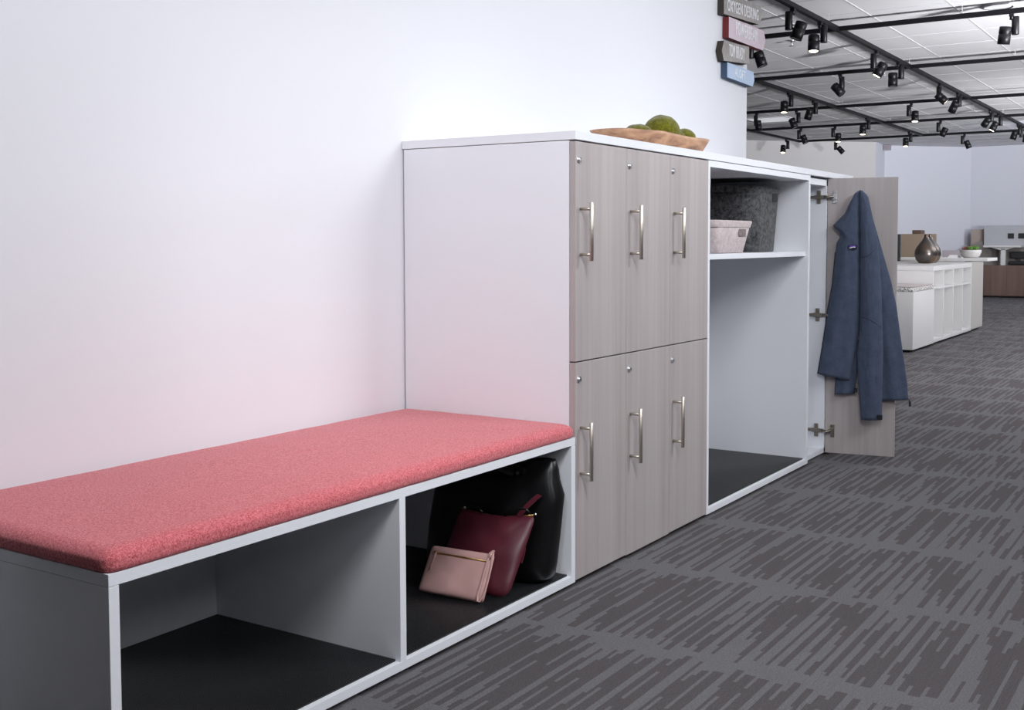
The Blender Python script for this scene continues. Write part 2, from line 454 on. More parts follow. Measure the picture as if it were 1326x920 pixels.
# cushion: soft slab with crowned top and rounded edges
def cushion_mesh(x0, x1, y0, y1, z0, z1, r, crown, nx=60, ny=26, lump=.0012):
    bm = BM(); rings = []
    prof = []          # inset, height fraction
    K = 7
    for i in range(K+1):
        a = PI/2*i/K
        prof.append((r*(1-math.sin(a)) if 0 else r*(1-math.cos(PI/2-a)) , math.sin(a)))
    # lower edge tucked slightly
    outline = []
    def rect(ins):
        pts = []
        xa, xb, ya, yb = x0+ins, x1-ins, y0+ins, y1-ins
        rc = max(.006, .022-ins*.3)
        def arc(cx, cy, a0):
            return [(cx+rc*math.cos(a0+PI/2*j/4), cy+rc*math.sin(a0+PI/2*j/4)) for j in range(5)]
        def line(p, q, n): return [(p[0]+(q[0]-p[0])*j/n, p[1]+(q[1]-p[1])*j/n) for j in range(1, n)]
        c1 = arc(xa+rc, ya+rc, PI); c2 = arc(xb-rc, ya+rc, 1.5*PI); c3 = arc(xb-rc, yb-rc, 0); c4 = arc(xa+rc, yb-rc, .5*PI)
        pts += c1+line(c1[-1], c2[0], nx)+c2+line(c2[-1], c3[0], ny)+c3+line(c3[-1], c4[0], nx)+c4+line(c4[-1], c1[0], ny)
        return pts
    h = z1-z0
    levels = [(.006, 0.0), (.001, .10), (0, .28), (0.001, .42)]
    for i in range(1, 9):
        a = PI/2*i/8
        levels.append((r*(1-math.cos(a)), .42+.58*math.sin(a)))
    for ins in (r*1.5, r*2.2, r*3.2, r*4.5, .2, .25, .285): levels.append((ins, 1.0))
    for ins, f in levels:
        ring = []
        for (x, y) in rect(min(ins, (y1-y0)/2-.01)):
            u = max(0, 1-abs((x-(x0+x1)/2)/((x1-x0)/2))**4); v = max(0, 1-abs((y-(y0+y1)/2)/((y1-y0)/2))**2.5)
            z = z0+h*f + (crown*u*v if f > .9 else 0)
            z += lump*noise.noise(Vector((x*9, y*9, f*3)))*f
            dx = .0012*noise.noise(Vector((x*14, y*14, 5+f)))
            ring.append((x+dx, y+dx, z))
        rings.append(ring)
    loft(bm, rings)
    return bm
tag(obj('seat_cushion', cushion_mesh(XL-.004, -.002, -.004, .612, ZT+.0005, .467, .034, .008), M['cushion'], None, (XL, 0, ZT)),
    'long coral red melange cushion on top of the white bench', 'cushion')

# ------------------------------------------------------------------ lockers
W3 = .914/3; DT = .0195
ZS, ZDT, ZC = .6395, 1.2595, 1.2886
def handle_mesh(x, z0, z1):
    bm = BM()
    cyl(bm, (x, -.036, z0), (x, -.036, z1), .0058, n=20, bev=.0006)
    for zz in (z0+.0185, z1-.0185): cyl(bm, (x, 0, zz), (x, -.0345, zz), .0046, n=16)
    return bm
def lock_mesh(x, z):
    bm = BM()
    m, _ = axis_mat((x, .0, z), (x, -.01, z))
    lathe(bm, [(.0105, 0), (.0105, .0022), (.0095, .0034), (.0076, .0034), (.0072, .0028), (.0072, .0062), (.0064, .0072), (.0, .0072)], 28, m, smooth=False)
    bm2 = box(BM(), x-.0009, x+.0009, -.0082, -.0069, z-.0045, z+.0045); merge(bm, bm2)
    return bm
def locker(i, label):
    x0 = W3*i; x1 = x0+W3
    L = thing('locker', label, 'locker', (x0, 0, 0), 'two-tier lockers under the countertop')
    bm = BM()
    for xa in (x0+.0004, x1-.0184): box(bm, xa, xa+.018, DT+.0015, BK, Z0, 1.262, .0006, 1)
    box(bm, x0+.018, x1-.018, DT+.003, BK, 1.243, 1.262); box(bm, x0+.018, x1-.018, DT+.003, BK, Z0, Z0+.018)
    box(bm, x0+.018, x1-.018, DT+.003, BK, ZS-.009, ZS+.009); box(bm, x0+.018, x1-.018, BK-.008, BK-.001, Z0, 1.26)
    obj('carcass', bm, M['white'], L)
    obj('plinth', box(BM(), x0+.012, x1-.012, .04, BK-.02, 0, Z0), M['black'], L)
    zb = (.0165, .0140, .0165)[i]
    for (za, zt, hz0, hz1, lz) in ((ZS+.0018, ZDT, .9245, 1.0895, 1.2085), (zb, ZS-.0018, .301, .469, .590)):
        d = obj('door', box(BM(), x0+.0008, x1-.0008, 0, DT, za, zt, .0008), M['wood'], L)
        obj('handle', handle_mesh(x0+.0285, hz0, hz1), M['nickel'], d)
        obj('lock', lock_mesh(x0+.018, lz), M['chrome'], d)
    return L
locker(0, 'taupe wood two-door locker next to the coral cushion, white left side showing')
locker(1, 'middle two-door taupe wood locker, between two other lockers')
locker(2, 'taupe wood two-door locker directly beside the open white wardrobe')

# ------------------------------------------------------------------ open wardrobe
XW0, XW1 = .9145, 1.9959
w = thing('open_wardrobe', 'tall white open wardrobe with one shelf holding two felt bins', 'wardrobe', (XW0, 0, 0))
obj('side_panel', box(BM(), XW0, XW0+.0165, 0, BK, Z0, ZDT+.002, .0008), M['white'], w)
obj('side_panel', box(BM(), XW1-T, XW1, 0, BK, Z0, ZDT+.002, .0008), M['white'], w)
obj('top_panel', box(BM(), XW0+.0165, XW1-T, 0, BK, 1.239, ZDT+.002, .0008), M['white'], w)
obj('bottom_panel', box(BM(), XW0+.0165, XW1-T, 0, BK, Z0, Z0+T, .0008), M['white'], w)
obj('back_panel', box(BM(), XW0+.0165, XW1-T, BK-.012, BK-.002, Z0+T, 1.239), M['white'], w)
obj('shelf', box(BM(), XW0+.0165, XW1-T, .014, BK-.012, .9145, .934, .0008), M['white'], w)
obj('plinth', box(BM(), XW0+.02, XW1-.02, .04, BK-.02, 0, Z0), M['black'], w)
ribbed_mat('black ribbed mat on the floor of the tall open wardrobe', XW0+.0185, XW1-T-.002, .014, BK-.014, Z0+T)

# ------------------------------------------------------------------ coat cabinet, open door
XC0, XC1, XC2 = 1.9963, 2.3005, 2.606
c = thing('coat_cabinet', 'narrow cabinet with the open taupe wood door where the blue jacket hangs', 'cabinet', (XC0, 0, 0))
for xa, xb in ((XC0, XC0+.018), (XC1-.0195, XC1), (XC2-.018, XC2)):
    obj('side_panel', box(BM(), xa, xb, DT+.0015, BK, Z0, ZDT+.002, .0006), M['white'], c)
obj('top_panel', box(BM(), XC0+.018, XC2-.018, DT+.0015, BK, 1.228, ZDT-.004), M['white'], c)
obj('bottom_panel', box(BM(), XC0+.018, XC2-.018, DT+.0015, BK, Z0, Z0+.021), M['white'], c)
obj('back_panel', box(BM(), XC0+.018, XC2-.018, BK-.012, BK-.002, Z0+.02, 1.24), M['white'], c)
obj('plinth', box(BM(), XC0+.02, XC2-.02, .05, BK-.02, 0, Z0), M['black'], c)
obj('closed_door', box(BM(), XC1+.002, XC2, 0, DT, .0165, ZDT, .0008), M['wood'], c)
# open door: local frame (u outwards from hinge, n towards the camera side)
P0 = Vector((2.2885, .02, 0)); E = Vector((.1776, -.9841, 0)); NN = Vector((-.9841, -.1776, 0))
def dl(u, n, z): return P0+E*u+NN*n+Vector((0, 0, z))
def dbox(bm, u0, u1, n0, n1, z0, z1, bev=0):
    t = box(BM(), u0, u1, n0, n1, z0, z1, bev)
    m = Matrix(((E.x, NN.x, 0, P0.x), (E.y, NN.y, 0, P0.y), (0, 0, 1, 0), (0, 0, 0, 1)))
    merge(bm, t, m); return bm
door = obj('open_door', dbox(BM(), .002, .3058, -DT, 0, .0112, 1.2630, .0008), M['wood'], c)
bm = BM(); cyl(bm, dl(.157, 0, 1.180), dl(.157, .045, 1.184), .005); cyl(bm, dl(.157, .0, 1.178), dl(.157, .004, 1.178), .011)
obj('coat_hook', bm, M['chrome'], door)
def hinge(z, label):
    px = XC1-.0195                       # inner face of right panel of the bay
    h = obj('hinge', box(BM(), px-.012, px, .040, .075, z-.009, z+.009, .001), M['bronze'], c)
    bm = BM()
    for s in (-1, 1):
        box(bm, px-.004, px, .047, .066, z+s*.008, z+s*.030, .0015)
        cyl(bm, (px-.004, .0565, z+s*.021), (px-.0065, .0565, z+s*.021), .0042, n=12)
    box(bm, px-.006, px, .075, .094, z-.007, z+.007, .001)
    obj('mounting_plate', bm, M['bronze'], h)
    bm = BM()
    box(bm, px-.011, px-.002, .022, .045, z-.008, z+.008, .001)
    tube(bm, [(px-.008, .026, z), (px-.014, .014, z), (px-.022, .004, z), tuple(dl(.022, .012, z)), tuple(dl(.03, .004, z))], .0065, 10)
    obj('arm', bm, M['bronze'], h)
    bm = BM(); dbox(bm, .026, .044, .0003, .004, z-.0285, z+.0285, .0012)
    dbox(bm, .022, .042, .0003, .011, z-.013, z+.013, .002)
    for s in (-1, 1):
        cyl(bm, dl(.036, .004, z+s*.022), dl(.036, .0062, z+s*.022), .004, n=12)
    o = obj('cup', bm, M['chrome'] if z > 1 else M['bronze'], h)
    return h
hinge(1.1785, ''); hinge(.643, ''); hinge(.1135, '')

# ------------------------------------------------------------------ countertop
tag(obj('countertop', box(BM(), -.001, 2.609, -.001, WY-.002, ZDT+.0045, ZC, .001), M['white'], None, (0, 0, ZDT)),
    'long white countertop running over the lockers and the wardrobe', 'countertop')

# ------------------------------------------------------------------ bowl with moss
def bowl_mesh(cx, cy, z0):
    """thick hewn wood trough, blunt ends, walls flaring outwards"""
    bm = BM(); n = 96
    def ring(hx, hy, z, e, dx=0, wob=0, rimw=0):
        pts = []
        for i in range(n):
            a = 2*PI*i/n; ca, sa = math.cos(a), math.sin(a)
            x = math.copysign(abs(ca)**(2/e), ca)*hx; y = math.copysign(abs(sa)**(2/e), sa)*hy
            w = wob*noise.noise(Vector((x*7, y*7, z*9)))
            zz = z+rimw*noise.noise(Vector((x*5+3, y*9, 1)))+rimw*.8*(x/hx)
            pts.append((cx+dx+x*(1+w*.4), cy+y*(1+w), z0+max(.0005, zz)))
        return pts
    rings = [ring(.275, .055, .0, 3.2), ring(.300, .068, .008, 3.4, wob=.02), ring(.325, .084, .030, 3.8, wob=.03), ring(.345, .095, .056, 4.2, wob=.03, rimw=.004), ring(.352, .099, .068, 4.4, wob=.03, rimw=.005),
             ring(.346, .094, .070, 4.2, wob=.03, rimw=.005), ring(.334, .084, .064, 3.8, wob=.02, rimw=.004), ring(.30, .066, .040, 3.2), ring(.24, .045, .022, 2.6), ring(.12, .02, .018, 2.2)]
    loft(bm, rings)
    return bm
BX, BY = .915, .215
tag(obj('wooden_bowl', bowl_mesh(BX, BY, ZC), M['bowl'], None, (BX, BY, ZC)), 'long carved brown wood dough bowl on the white countertop', 'bowl')
def moss(x, y, z, rx, ry, rz, label):
    bm = BM(); bmesh.ops.create_icosphere(bm, subdivisions=5, radius=1)
    for v in bm.verts:
        n = v.co.normalized(); f = 1+.05*noise.noise(n*2.2+Vector((x*9, 0, 0)))+.012*noise.noise(n*24)
        v.co = Vector((x+n.x*rx*f, y+n.y*ry*f, z+n.z*rz*f))
    for f in bm.faces: f.smooth = True
    o = obj('moss_ball', bm, M['moss'], None, (x, y, z))
    return tag(o, label, 'moss', 'moss balls in the bowl')
moss(.985, .215, 1.372, .074, .066, .064, 'largest green moss ball, domed high in the middle of the wooden bowl')
moss(1.175, .215, 1.363, .050, .044, .041, 'small green moss ball at the right end of the wooden bowl')
moss(.800, .215, 1.352, .062, .050, .036, 'low green moss mound at the left, barely above the bowl rim')
moss(1.092, .200, 1.356, .030, .030, .030, 'tiny green moss ball wedged between the largest and the right one')

# ------------------------------------------------------------------ felt bins
def bin_thing(label, x0, x1, y0, y1, z0, h, taper, m, slot_mat, hole, rim, R=.05):
    t = thing('felt_bin', label, 'storage bin', ((x0+x1)/2, (y0+y1)/2, z0), 'felt storage bins on the wardrobe shelf')
    def rring(ins, z, r):
        pts = []
        xa, xb, ya, yb = x0+ins, x1-ins, y0+ins*.5, y1-ins*.5
        for cx, cy, a0 in ((xa+r, ya+r, PI), (xb-r, ya+r, 1.5*PI), (xb-r, yb-r, 0), (xa+r, yb-r, .5*PI)):
            for j in range(9): pts.append((cx+r*math.cos(a0+PI/2*j/8), cy+r*math.sin(a0+PI/2*j/8), z))
        return pts
    rings = []
    lv = [(0, taper+.006), (.008, taper), (.5, taper*.5), (1, 0)]
    for f, ins in lv: rings.append(rring(ins, z0+.001+h*f, R))
    for f, ins in ((1, .006), (.5, taper*.5+.006), (.03, taper+.006)): rings.append(rring(ins, z0+.001+h*f, R-.005))
    bm = BM(); loft(bm, rings)
    body = obj('body', bm, m, t)
    # folded rim band
    rb = [rring(taper*rim/h-.004, z0+h-rim, R+.002), rring(-.005, z0+h-.004, R+.003), rring(-.002, z0+h+.0015, R), rring(.007, z0+h+.0015, R-.005), rring(.008, z0+h-.01, R-.006)]
    bm = BM(); loft(bm, rb, cap=False)
    # close underside
    obj('rim_band', bm, m, t)
    hx, hz, hw, hh = hole
    bm = BM(); yy = y0+taper*.5*(1-(hz-z0)/h)
    q = []
    for a0, sx, sz in ((PI, -1, -1), (1.5*PI, 1, -1), (0, 1, 1), (.5*PI, -1, 1)):
        for j in range(5):
            r = .008
            q.append((hx+sx*(hw/2-r)+r*math.cos(a0+PI/2*j/4), hz+sz*(hh/2-r)+r*math.sin(a0+PI/2*j/4)))
    prism(bm, q, yy-.0012, yy+.004, 0, 0)
    obj('handle_slot', bm, slot_mat, t)  # solid dark plug paints the shade of an open hole
    return t
bin_thing('tall charcoal felt bin standing on the wardrobe shelf behind the pale one', 1.60, 1.955, .10, .56, .9345, .272, .026, M['felt_dark'], M['black'], (1.838, 1.166, .058, .040), .026, .085)
bin_thing('short pale oatmeal felt bin in front of the charcoal bin on the shelf', 1.10, 1.462, .045, .45, .9345, .122, .038, M['felt_light'], M['slot_shade'], (1.352, 1.018, .074, .038), .024, .04)

# ------------------------------------------------------------------ bags in the bench
ZM = Z0+T+.0055
# black tote
def tote():
    t = thing('tote_bag', 'big black leather tote slumped at the right end of the bench compartment', 'handbag', (-.1, .2, ZM))
    rings = []
    lv = [  # z, y0,y1 , x0,x1
        (0, .045, .400, -.150, -.062), (.004, .022, .42, -.166, -.050), (.015, .012, .43, -.172, -.046), (.05, .006, .43, -.172, -.043),
        (.12, .000, .425, -.166, -.036), (.20, -.008, .42, -.160, -.027), (.24, -.010, .415, -.155, -.0235), (.275, .004, .41, -.142, -.036),
        (.30, .008, .40, -.130, -.042), (.322, .014, .39, -.118, -.052), (.327, .018, .385, -.112, -.058)]
    for z, y0, y1, x0, x1 in lv:
        ring = []; n = 64; e = 3.2 if z < .2 else 2.6
        for i in range(n):
            a = 2*PI*i/n; ca, sa = math.cos(a), math.sin(a)
            px = abs(ca)**(2/e)*(1 if ca >= 0 else -1); py = abs(sa)**(2/e)*(1 if sa >= 0 else -1)
            x = (x0+x1)/2+px*(x1-x0)/2; y = (y0+y1)/2+py*(y1-y0)/2
            f = min(1, z/.08)
            w = .016*noise.noise(Vector((y*9, z*5, x*6)))+.008*noise.noise(Vector((y*24+z*20, z*9, 3)))
            zz = z+(.012*math.sin(y*16+1.2)*max(0, (z-.24)/.1))
            ring.append((min(x+w*f*(1 if px < .3 else .2), -.024), y+w*.4*f, ZM+zz))
        rings.append(ring)
    # mouth folded inwards
    for dz, k in ((-.012, .82), (-.06, .62), (-.10, .3)):
        base = rings[10]; cx = sum(p[0] for p in base)/64; cy = sum(p[1] for p in base)/64
        rings.append([(cx+(p[0]-cx)*k, cy+(p[1]-cy)*(1-(1-k)*.18), p[2]+dz) for p in base])
    bm = BM(); loft(bm, rings)
    obj('body', bm, M['leather_black'], t)
    bm = BM()
    tube(bm, [(-.135, .118, .335), (-.15, .16, .347), (-.165, .21, .352), (-.175, .27, .352), (-.185, .33, .345), (-.20, .38, .335), (-.215, .405, .325), (-.20, .42, .300), (-.172, .41, .28)], [.009]*9, 10, .012)
    tube(bm, [(-.06, .09, .335), (-.063, .13, .352), (-.068, .2, .358), (-.07, .28, .355), (-.07, .36, .335)], .008, 10)
    obj('strap', bm, M['leather_black'], t)
    bm = BM(); box(bm, -.135, -.05, .085, .125, .334, .352, .004); obj('strap_tab', bm, M['leather_black'], t)
    bm = BM(); cyl(bm, (-.134, .105, .338), (-.140, .105, .338), .005, n=12); obj('rivet', bm, M['bronze'], t)
    return t
tote()
def patch(bm, q, thick, ns=28, nt=22, bulge=1.0, sag=0, wr=.003, pinch=.12, seed=0, flatn=2.2, rnd=10):
    """pillow-like panel on quad q=[bl,br,tr,tl]"""
    bl, br, tr, tl = [Vector(p) for p in q]
    n = ((br-bl).cross(tl-bl)).normalized()
    def P(s, t):
        a = bl.lerp(br, s); c = tl.lerp(tr, s); p = a.lerp(c, t)
        p += (tl-bl).normalized()*(-sag*4*s*(1-s)*t)
        ctr = (bl+br+tr+tl)/4
        rr = max(abs(2*s-1), abs(2*t-1))
        p = p.lerp(ctr, pinch*.0)
        return p
    F, B = [], []
    for j in range(nt+1):
        rf, rb = [], []
        for i in range(ns+1):
            s, t = i/ns, j/nt
            # rounded corners
            ss, tt = 2*s-1, 2*t-1
            k = max(1e-6, (abs(ss)**rnd+abs(tt)**rnd)**(1/rnd)); m_ = max(abs(ss), abs(tt))
            g = m_/k if k > 0 else 1
            s2, t2 = (ss*g+1)/2, (tt*g+1)/2
            p = P(s2, t2)
            h = (max(0, 1-abs(ss)**flatn)*max(0, 1-abs(tt)**flatn))**.5
            w = wr*noise.noise(Vector((s*4+seed, t*4, seed)))*h*3
            rf.append(p+n*(thick*h*bulge+w+.001)); rb.append(p-n*(thick*h*.8+.001))
        F.append(rf); B.append(rb)
    vf = [[bm.verts.new(p) for p in r] for r in F]; vb = [[bm.verts.new(p) for p in r] for r in B]
    for j in range(nt):
        for i in range(ns):
            f = bm.faces.new((vf[j][i], vf[j][i+1], vf[j+1][i+1], vf[j+1][i])); f.smooth = True
            f = bm.faces.new((vb[j][i], vb[j+1][i], vb[j+1][i+1], vb[j][i+1])); f.smooth = True
    for i in range(ns):
        bm.faces.new((vf[0][i], vb[0][i], vb[0][i+1], vf[0][i+1])); bm.faces.new((vf[nt][i], vf[nt][i+1], vb[nt][i+1], vb[nt][i]))
    for j in range(nt):
        bm.faces.new((vf[j][0], vf[j+1][0], vb[j+1][0], vb[j][0])); bm.faces.new((vf[j][ns], vb[j][ns], vb[j+1][ns], vf[j+1][ns]))
    return n, P
# quads seen from the camera side (-X): left = larger Y
bq = [(-.318, .262, ZM+.004), (-.300, .030, ZM+.004), (-.172, .020, .243), (-.196, .258, .238)]
t = thing('shoulder_bag', 'burgundy leather bag propped against the black tote', 'handbag', (-.28, .14, ZM))
bm = BM(); bn, bP = patch(bm, bq, .024, sag=.016, seed=2.3, flatn=2.0); obj('body', bm, M['leather_wine'], t)
def onb(s, tt, off=0): return bP(s, tt)+bn*off
bm = BM(); tube(bm, [onb(.03, .985), onb(.2, .99), onb(.5, .985), onb(.8, .99), onb(.97, .985)], .0022, 8); obj('zipper', bm, M['gold'], t)
for p, q_ in ((onb(.97, .99), Vector((-.004, -.012, .006))), (onb(.05, 1.0), Vector((-.004, -.01, .004)))):
    bm = BM(); cyl(bm, p, p+q_*.6, .0022, n=12); obj('zipper_end', bm, M['chrome'], t)
bm = BM()
ribbon(bm, [onb(.80, .97, .006), onb(.84, 1.03, .012), onb(.88, 1.10, .012), onb(.93, 1.19, .006), onb(.955, 1.235, .0)], Vector((.004, .016, .002)), .003)
obj('strap', bm, M['leather_wine'], t)
bm = BM(); tube(bm, [onb(.62, .985, .004), onb(.68, 1.045, .01), onb(.78, 1.07, .014), onb(.88, 1.05, .014), onb(.93, 1.0, .008)], .0035, 8); obj('top_handle', bm, M['leather_black'], t)
bm = BM(); tube(bm, [onb(.1, .99, .004), onb(.16, 1.035, .008), onb(.25, 1.045, .008), onb(.33, 1.0, .006)], .003, 8); obj('top_handle', bm, M['leather_black'], t)
bm = BM(); ribbon(bm, [onb(.985, .60, -.002), onb(.995, .52, -.004), onb(.995, .42, -.006)], Vector((.003, .009, 0)), .003); obj('side_tassel', bm, M['leather_wine'], t)

cq = [(-.385, .262, ZM+.010), (-.358, .068, ZM+.001), (-.297, .072, .152), (-.328, .256, .158)]
t = thing('clutch', 'small blush pink zipped clutch leaning in front of the burgundy bag', 'handbag', (-.36, .16, ZM))
bm = BM(); cn, cP = patch(bm, cq, .010, seed=7.7, wr=.0008, flatn=6, rnd=22); obj('body', bm, M['leather_pink'], t)
def onc(s, tt, off=.0105): return cP(s, tt)+cn*off
bm = BM(); tube(bm, [onc(.10, .84, .0105), onc(.3, .838, .0118), onc(.6, .835, .0118), onc(.93, .83, .0105)], .0021, 8); obj('zipper', bm, M['gold'], t)
bm = BM(); ribbon(bm, [onc(.07, .87, .0102), onc(.3, .868, .0116), onc(.6, .865, .0116), onc(.94, .86, .0102)], (cP(.5, .9)-cP(.5, .83)).normalized()*.004, .0016); obj('zipper_lip', bm, M['leather_pink'], t)
bm = BM(); tube(bm, [onc(.125, .85, .0135), onc(.125, .74, .0150), onc(.115, .58, .0150), onc(.105, .45, .0140)], [.0035, .0045, .0045, .003], 8, .0012); obj('zipper_pull', bm, M['leather_pink'], t)
bm = BM(); box(bm, *sum([[a-.003, a+.003] for a in onc(.115, .845, .0125)], [])); obj('zipper_slider', bm, M['gold'], t)
bm = BM()
tube(bm, [onc(.955, 1.06, .003), onc(.95, 1.0, .013), onc(.945, .75, .0165), onc(.935, .4, .0165), onc(.93, .12, .0155), onc(.945, .01, .014), onc(.975, .0, .013), onc(1.0, .12, .012), onc(1.01, .4, .010), onc(1.005, .75, .009), onc(.985, .98, .007), onc(.965, 1.06, .003)], .0036, 10, .0014)
obj('wrist_strap', bm, M['leather_pink'], t)
bm = BM(); tube(bm, [onc(.96, .90, .014), onc(.965, 1.0, .012), onc(.965, 1.07, .0)], .0045, 10, .003); obj('strap_keeper', bm, M['leather_pink'], t)

# ------------------------------------------------------------------ jacket
JACKET = {'left': {'off': 0.03, 'L': [(0.1473, 1.207), (0.1242, 1.1937), (0.1013, 1.1493), (0.0827, 1.1047), (0.0273, 1.0464), (0.0591, 1.0185), (0.066, 1.0046), (0.0462, 0.9699), (0.0415, 0.9074), (0.0304, 0.7784), (0.0122, 0.6732), (0.0091, 0.6434), (-0.013, 0.4807), (-0.0291, 0.3763)], 'R': [(0.1507, 1.2049), (0.1477, 1.104), (0.1541, 0.9457), (0.1574, 0.6901), (0.1542, 0.5964), (0.1398, 0.4916), (0.1284, 0.434), (0.1139, 0.3527)]}, 'sleeve': {'off': 0.042, 'L': [(0.1487, 1.203), (0.1489, 1.1037), (0.152, 0.9458), (0.1553, 0.6907), (0.1529, 0.5643), (0.1431, 0.4685), (0.1496, 0.3539), (0.1639, 0.1793)], 'R': [(0.1586, 1.2029), (0.1822, 1.1717), (0.2011, 1.0895), (0.2278, 0.9698), (0.245, 0.7748), (0.25, 0.6497), (0.2566, 0.5036), (0.2546, 0.3189), (0.2552, 0.1821)]}, 'right': {'off': 0.015, 'L': [(0.1526, 1.1938), (0.1549, 1.0216), (0.1727, 0.6757), (0.2384, 0.2643)], 'R': [(0.1626, 1.197), (0.1794, 1.1796), (0.2041, 1.0715), (0.2492, 0.9182), (0.2818, 0.8052), (0.3077, 0.6923), (0.3347, 0.5039), (0.3581, 0.3533), (0.3642, 0.2742)]}, 'under': {'off': 0.018, 'L': [(0.0567, 0.5333), (0.0481, 0.3924), (0.0443, 0.2829)], 'R': [(0.148, 0.5362), (0.1448, 0.3964), (0.1343, 0.2909)]}}

def resample(pl, n):
    P = [Vector(p) for p in pl]; d = [0]
    for a, b_ in zip(P, P[1:]): d.append(d[-1]+(b_-a).length)
    out = []
    for i in range(n):
        s = d[-1]*i/(n-1); k = 0
        while k < len(d)-2 and d[k+1] < s: k += 1
        f = (s-d[k])/max(1e-9, d[k+1]-d[k]); out.append(P[k].lerp(P[k+1], f))
    return out
def lobe(key, depth, folds, ph, seed, n=26, m=64, p=.55):
    J = JACKET[key]; off = J['off']
    Ls, Rs = resample(J['L'], m), resample(J['R'], m)
    rings = []
    for i in range(m):
        a, b_ = Ls[i], Rs[i]; wd = (b_-a).length; s = i/(m-1)
        dd = depth*min(1, (wd/.09)**.8)*(.75+.25*math.sin(PI*min(1, s*1.2)))
        fr, bk = [], []
        for j in range(n+1):
            t = j/n; q = a.lerp(b_, t)
            e = (max(0, math.sin(PI*t)))**p
            fold = folds*math.sin(2*PI*(1.6*t+ph+.25*s))*s*(1-.3*s)*e
            wr = .0045*noise.noise(Vector((t*3+seed, s*7, seed)))*e+.002*noise.noise(Vector((t*9, s*20+seed, 1)))*e
            fr.append(dl(q.x, max(.004, off+dd*e+fold+wr), q.y)); bk.append(dl(q.x, max(.002, off-.006*e-.001), q.y))
        rings.append(fr+list(reversed(bk)))
    return loft(BM(), rings)
jk = thing('jacket', 'slate blue zip jacket hanging on the inside of the open door', 'jacket', tuple(dl(.155, .03, 1.2)))
obj('back_panel', lobe('right', .020, .005, .1, 3), M['jacket'], jk)
obj('sleeve', lobe('under', .016, .003, .3, 5, m=30), M['jacket'], jk)
fp = obj('front_panel', lobe('left', .030, .004, .6, 9), M['jacket'], jk)
obj('sleeve', lobe('sleeve', .034, .003, .2, 12, p=.5), M['jacket'], jk)
def front_pt(key, s, t, depth, folds, ph, p, m=64):
    J = JACKET[key]; Ls, Rs = resample(J['L'], m), resample(J['R'], m); k = s*(m-1); i = min(m-2, int(k)); f = k-i
    a = Ls[i].lerp(Ls[i+1], f); b_ = Rs[i].lerp(Rs[i+1], f); wd = (b_-a).length
    dd = depth*min(1, (wd/.09)**.8)*(.75+.25*math.sin(PI*min(1, s*1.2))); e = max(0, math.sin(PI*t))**p; q = a.lerp(b_, t)
    return dl(q.x, J['off']+dd*e+folds*math.sin(2*PI*(1.6*t+ph+.25*s))*s*(1-.3*s)*e+.0015, q.y)
for s0, s1 in ((.29, .255), (.55, .60)):
    obj('seam', tube(BM(), [front_pt('sleeve', s0+(s1-s0)*t+.012*math.sin(PI*t)*(1 if s0 < .4 else -1), .06+.88*t, .034, .003, .2, .5) for t in [k/14 for k in range(15)]],   .0013, 6), M['seam'], jk)
# dark seam tape along the front opening and the zip garage
def edge_tape(key, side, i0, i1, r, off):
    pl = resample(JACKET[key][side], 64)[i0:i1]
    return tube(BM(), [dl(q.x, off, q.y) for q in pl], r, 8)
obj('front_zipper', edge_tape('left', 'L', 24, 64, .0035, .028), M['jacket_trim'], jk)
obj('cuff_tab', dbox(BM(), .236, .259, .060, .068, .186, .207, .002), M['jacket_trim'], jk); obj('cuff_tab', dbox(BM(), .132, .147, .036, .044, .300, .320, .002), M['jacket_trim'], jk)
bm = BM(); tube(bm, [dl(.366, .016, .277), dl(.370, .018, .268)], .0022, 8); dbox(bm, .3665, .3755, .014, .021, .245, .268, .002); obj('zipper_pull', bm, M['jacket_trim'], jk)
# chest patch: black label, purple sky band over a white jagged ridge
PU, PZ, PN = .121, .953, .0640
pt = obj('logo_patch', dbox(BM(), PU-.017, PU+.019, PN-.004, PN, PZ-.010, PZ+.010, .0008), M['jacket_trim'], jk)
obj('sky_band', dbox(BM(), PU-.014, PU+.0145, PN, PN+.0006, PZ+.0012, PZ+.0072), M['purple'], pt)
bm = BM(); zz = [(-.0145, -.0055), (-.012, -.0015), (-.0095, -.003), (-.006, .0005), (-.003, -.001), (0, .002), (.003, 0), (.006, .003), (.009, .0005), (.0125, .0005), (.0125, -.0025), (.0, -.0028), (-.009, -.006)]
def dprism(bm, poly, n0, n1):
    a = [bm.verts.new(dl(PU+u, n1, PZ+z)) for u, z in poly]; c_ = [bm.verts.new(dl(PU+u, n0, PZ+z)) for u, z in poly]
    bm.faces.new(a); bm.faces.new(list(reversed(c_)))
    for i in range(len(poly)): bm.faces.new((a[i], c_[i], c_[(i+1) % len(poly)], a[(i+1) % len(poly)]))
    return bm
obj('ridge', dprism(bm, zz, PN, PN+.0012), M['letter'], pt)

